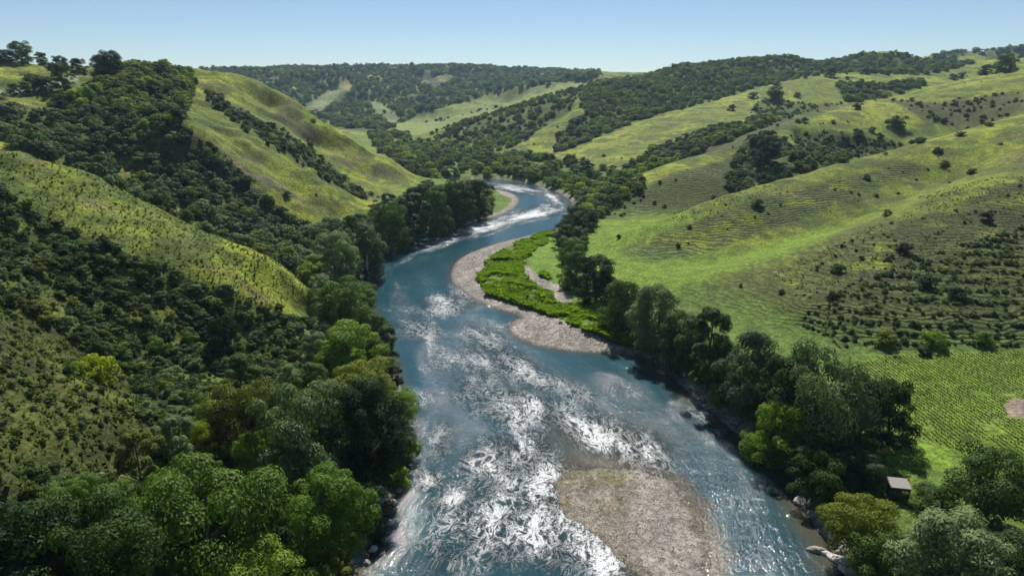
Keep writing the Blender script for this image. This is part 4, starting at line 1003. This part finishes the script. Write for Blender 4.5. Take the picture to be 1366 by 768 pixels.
def rock(px, py, wpx_, hs_, m, label, group, asp=1.0, rot=0, seed=0, name='boulder'):
    a, b, c = ray(px, py); x, y, z = hit(px, py); z = max(z, -.2)
    d = math.sqrt(x * x + y * y + (z - H) ** 2); s = wpx_ * d / F / 2 * (.75 if px < 600 else 1)
    bm = bmesh.new(); bmesh.ops.create_icosphere(bm, subdivisions=4, radius=1)
    r_ = np.random.default_rng(seed + 900); pl = r_.normal(size=(11, 3)); pl /= np.linalg.norm(pl, axis=1)[:, None]; of = r_.uniform(.62, .9, 11)
    for v in bm.verts:
        co = np.array(v.co)
        for n_, o_ in zip(pl, of):
            e = co @ n_ - o_
            if e > 0: co = co - n_ * e * .93
        v.co = co * (1 + .03 * math.sin(9 * co[0] + 7 * co[1] + seed))
    me = bpy.data.meshes.new('boulder'); bm.to_mesh(me); bm.free()
    o = link(name, me, m); o.location = (x, y, z + s * hs_ * .25); o.scale = (s, s * asp, s * hs_); o.rotation_euler = (r_.uniform(-.2, .2), r_.uniform(-.2, .2), rot)
    return tag(o, label, 'boulder', group)
WB = 'white boulders at the waterline'
for i, (a, b, w_, h_, m, l, asp, ro) in enumerate([
 (1076,646,22,.7,m_pale,'white boulder in front of its round neighbour, upper one at the water',.6,.5),(1066,671,17,.8,m_pale,'rounded white boulder standing in the brown shallows',.9,0),
 (1083,640,14,.8,m_grey,'grey boulder wedged against the upper white one',.8,1),(1103,741,22,.45,m_pale,'flat pale slab lying in the water beside the grey one',.5,-.5),(1088,738,24,.5,m_grey,'flat grey slab furthest out in the water',.45,-.3),
 (1120,748,34,.3,m_pale,'broad flat pale slab in the middle of the rocky shelf',.5,-.8),(1131,762,30,.3,m_pale,'second broad pale slab nearest the lower end of the shelf',.45,-.7),
 (1112,716,16,.9,m_pale,'pale pointed rock at the top of the rocky shelf',.8,.4),(1124,738,22,.6,m_grey,'grey angular rock in the middle of the rocky shelf',.8,.9),(1134,752,24,.6,m_pale,'long pale rock at the foot of the olive tree',.6,-.9),
 (1128,727,16,.7,m_pale,'small pale rock between the pointed rock and the driftwood',.7,.3),(1140,764,22,.6,m_grey,'grey rock at the lowest end of the shelf',.7,.1),(1086,688,16,.6,m_grey,'brown-grey rock half under the shaded branches',.7,.2)]):
    rock(a, b, w_, h_, m, l, WB, asp, ro, i)
for i, (a, b, w_, m, l) in enumerate([
 (555,607,13,m_grey,'dark rock at the water beside the fresh green bush'),(548,622,11,m_grey,'small rock under the fresh green bush'),(541,642,12,m_pale,'pale rock below the fresh green bush'),(532,655,14,m_grey,'grey rock halfway along the stony edge'),
 (523,672,18,m_pale,'pale rock in the widest part of the stony edge'),(514,684,18,m_grey,'grey rock in the widest part of the stony edge'),(520,700,16,m_pale,'pale rock at the foot of the leaning tree'),(505,705,18,m_grey,'brown rock under the leaning feathery tree'),
 (512,722,16,m_grey,'grey rock lapped by water under the leaning tree'),(498,735,18,m_pale,'pale slab at the lower end of the stony edge'),(510,741,11,m_grey,'small dark stone standing in the water off the slab'),(490,752,16,m_grey,'last grey rock of the stony edge'),
 (605,343,0,m_grey,''),(500,350,5,m_pale,'small pale rock at the inner bend below the silvery tree'),(523,334,5,m_pale,'small pale rock under the dark tree of the far bend'),(735,655,0,m_grey,''),(736,711,6,m_grey,'small dark stone in the white rapids'),(738,730,5,m_grey,'smaller stone in the rapids just below the other'),
 (748,431,7,m_grey,'lone dark stone on the gravel bar'),(725,241,0,m_grey,'')]):
    if w_: rock(a, b, w_, .7, m, l, 'rocks along the wooded water edge' if a < 600 else None, .8, i * .7, 40 + i, 'rock')
# driftwood log leaning on the shelf
def pt(px, py, dz=0): x, y, z = hit(px, py); return np.array([x, y, max(z, 0) + dz])
A0, B0 = pt(1130, 728, .5), pt(1151, 756, .35)
log = [A0 + (B0 - A0) * t_ + np.array([.15 * math.sin(5 * t_), 0, .12 * math.sin(3 * t_)]) for t_ in np.linspace(0, 1, 9)]
v, f_ = tube(log, [.10, .14, .16, .17, .17, .16, .15, .13, .09], 8)
tag(link('driftwood_log', raw_mesh('driftwood_log', v, f_, True), m_wood), 'bare bleached driftwood log lying along the rocky shelf', 'log')

# hut
def plain(name, c, rough=.8):
    m, t, N_, L_ = mat(name); g = N_('NewGeometry'); b = N_('BsdfPrincipled'); b.inputs['Roughness'].default_value = rough
    L_(mixc(N_, L_, noise(N_, L_, g.outputs['Position'], 4, 4), tuple(q * .75 for q in c), tuple(min(1, q * 1.25) for q in c)), b.inputs['Base Color'])
    ou = N_('OutputMaterial'); L_(b.outputs[0], ou.inputs[0]); return m
def box(name, parent, cx, cy, cz, sx, sy, sz, m, shear=0, bev=.03):
    bm = bmesh.new(); bmesh.ops.create_cube(bm, size=1)
    for v in bm.verts:
        v.co = (cx + v.co.x * sx, cy + v.co.y * sy, cz + v.co.z * sz + v.co.y * sy * shear)
    if bev: bmesh.ops.bevel(bm, geom=bm.edges[:], offset=bev, segments=2, affect='EDGES')
    me = bpy.data.meshes.new(name); bm.to_mesh(me); bm.free(); return link(name, me, m, parent)
hx, hy, hz = hit(1196, 664)
hut = bpy.data.objects.new('hut', None); col.objects.link(hut); hut.location = (hx, hy, hz - .1); hut.rotation_euler = (0, 0, R(-12)); hut.scale = (1.0, 1.0, 1.2)
tag(hut, 'small dark timber hut with a pale sloping roof on the grass beside the dark tree', 'hut')
dkw = plain('dark_timber', (.045, .035, .028)); roofm = plain('pale_roof', (.22, .20, .18), .7)
box('wall', hut, 0, 0, .95, 2.5, 2.0, 1.9, dkw); box('roof', hut, 0, .05, 2.0, 2.8, 2.4, .12, roofm, .12)
dr2 = box('door', hut, .4, -1.03, .8, .75, .05, 1.55, plain('door_boards', (.09, .07, .05)), 0, .01)
box('handle', dr2, .65, -1.07, .85, .03, .04, .12, plain('iron', (.2, .2, .2), .4), 0, 0)
wn_ = box('window', hut, -.6, -1.02, 1.15, .55, .04, .45, plain('window_glass', (.03, .04, .05), .1), 0, 0)

# ------------------------------------------------------------------ the air
m_air, t, N_, L_ = mat('haze')
pv = N_('VolumePrincipled'); pv.inputs['Color'].default_value = (.55, .78, 1, 1); pv.inputs['Density'].default_value = .00007; pv.inputs['Anisotropy'].default_value = .2
ou = N_('OutputMaterial'); L_(pv.outputs[0], ou.inputs['Volume'])
hz_ = box('haze', None, 0, 0, 92, 6200, 6200, 200, m_air, 0, 0); tag(hz_, kind='stuff')
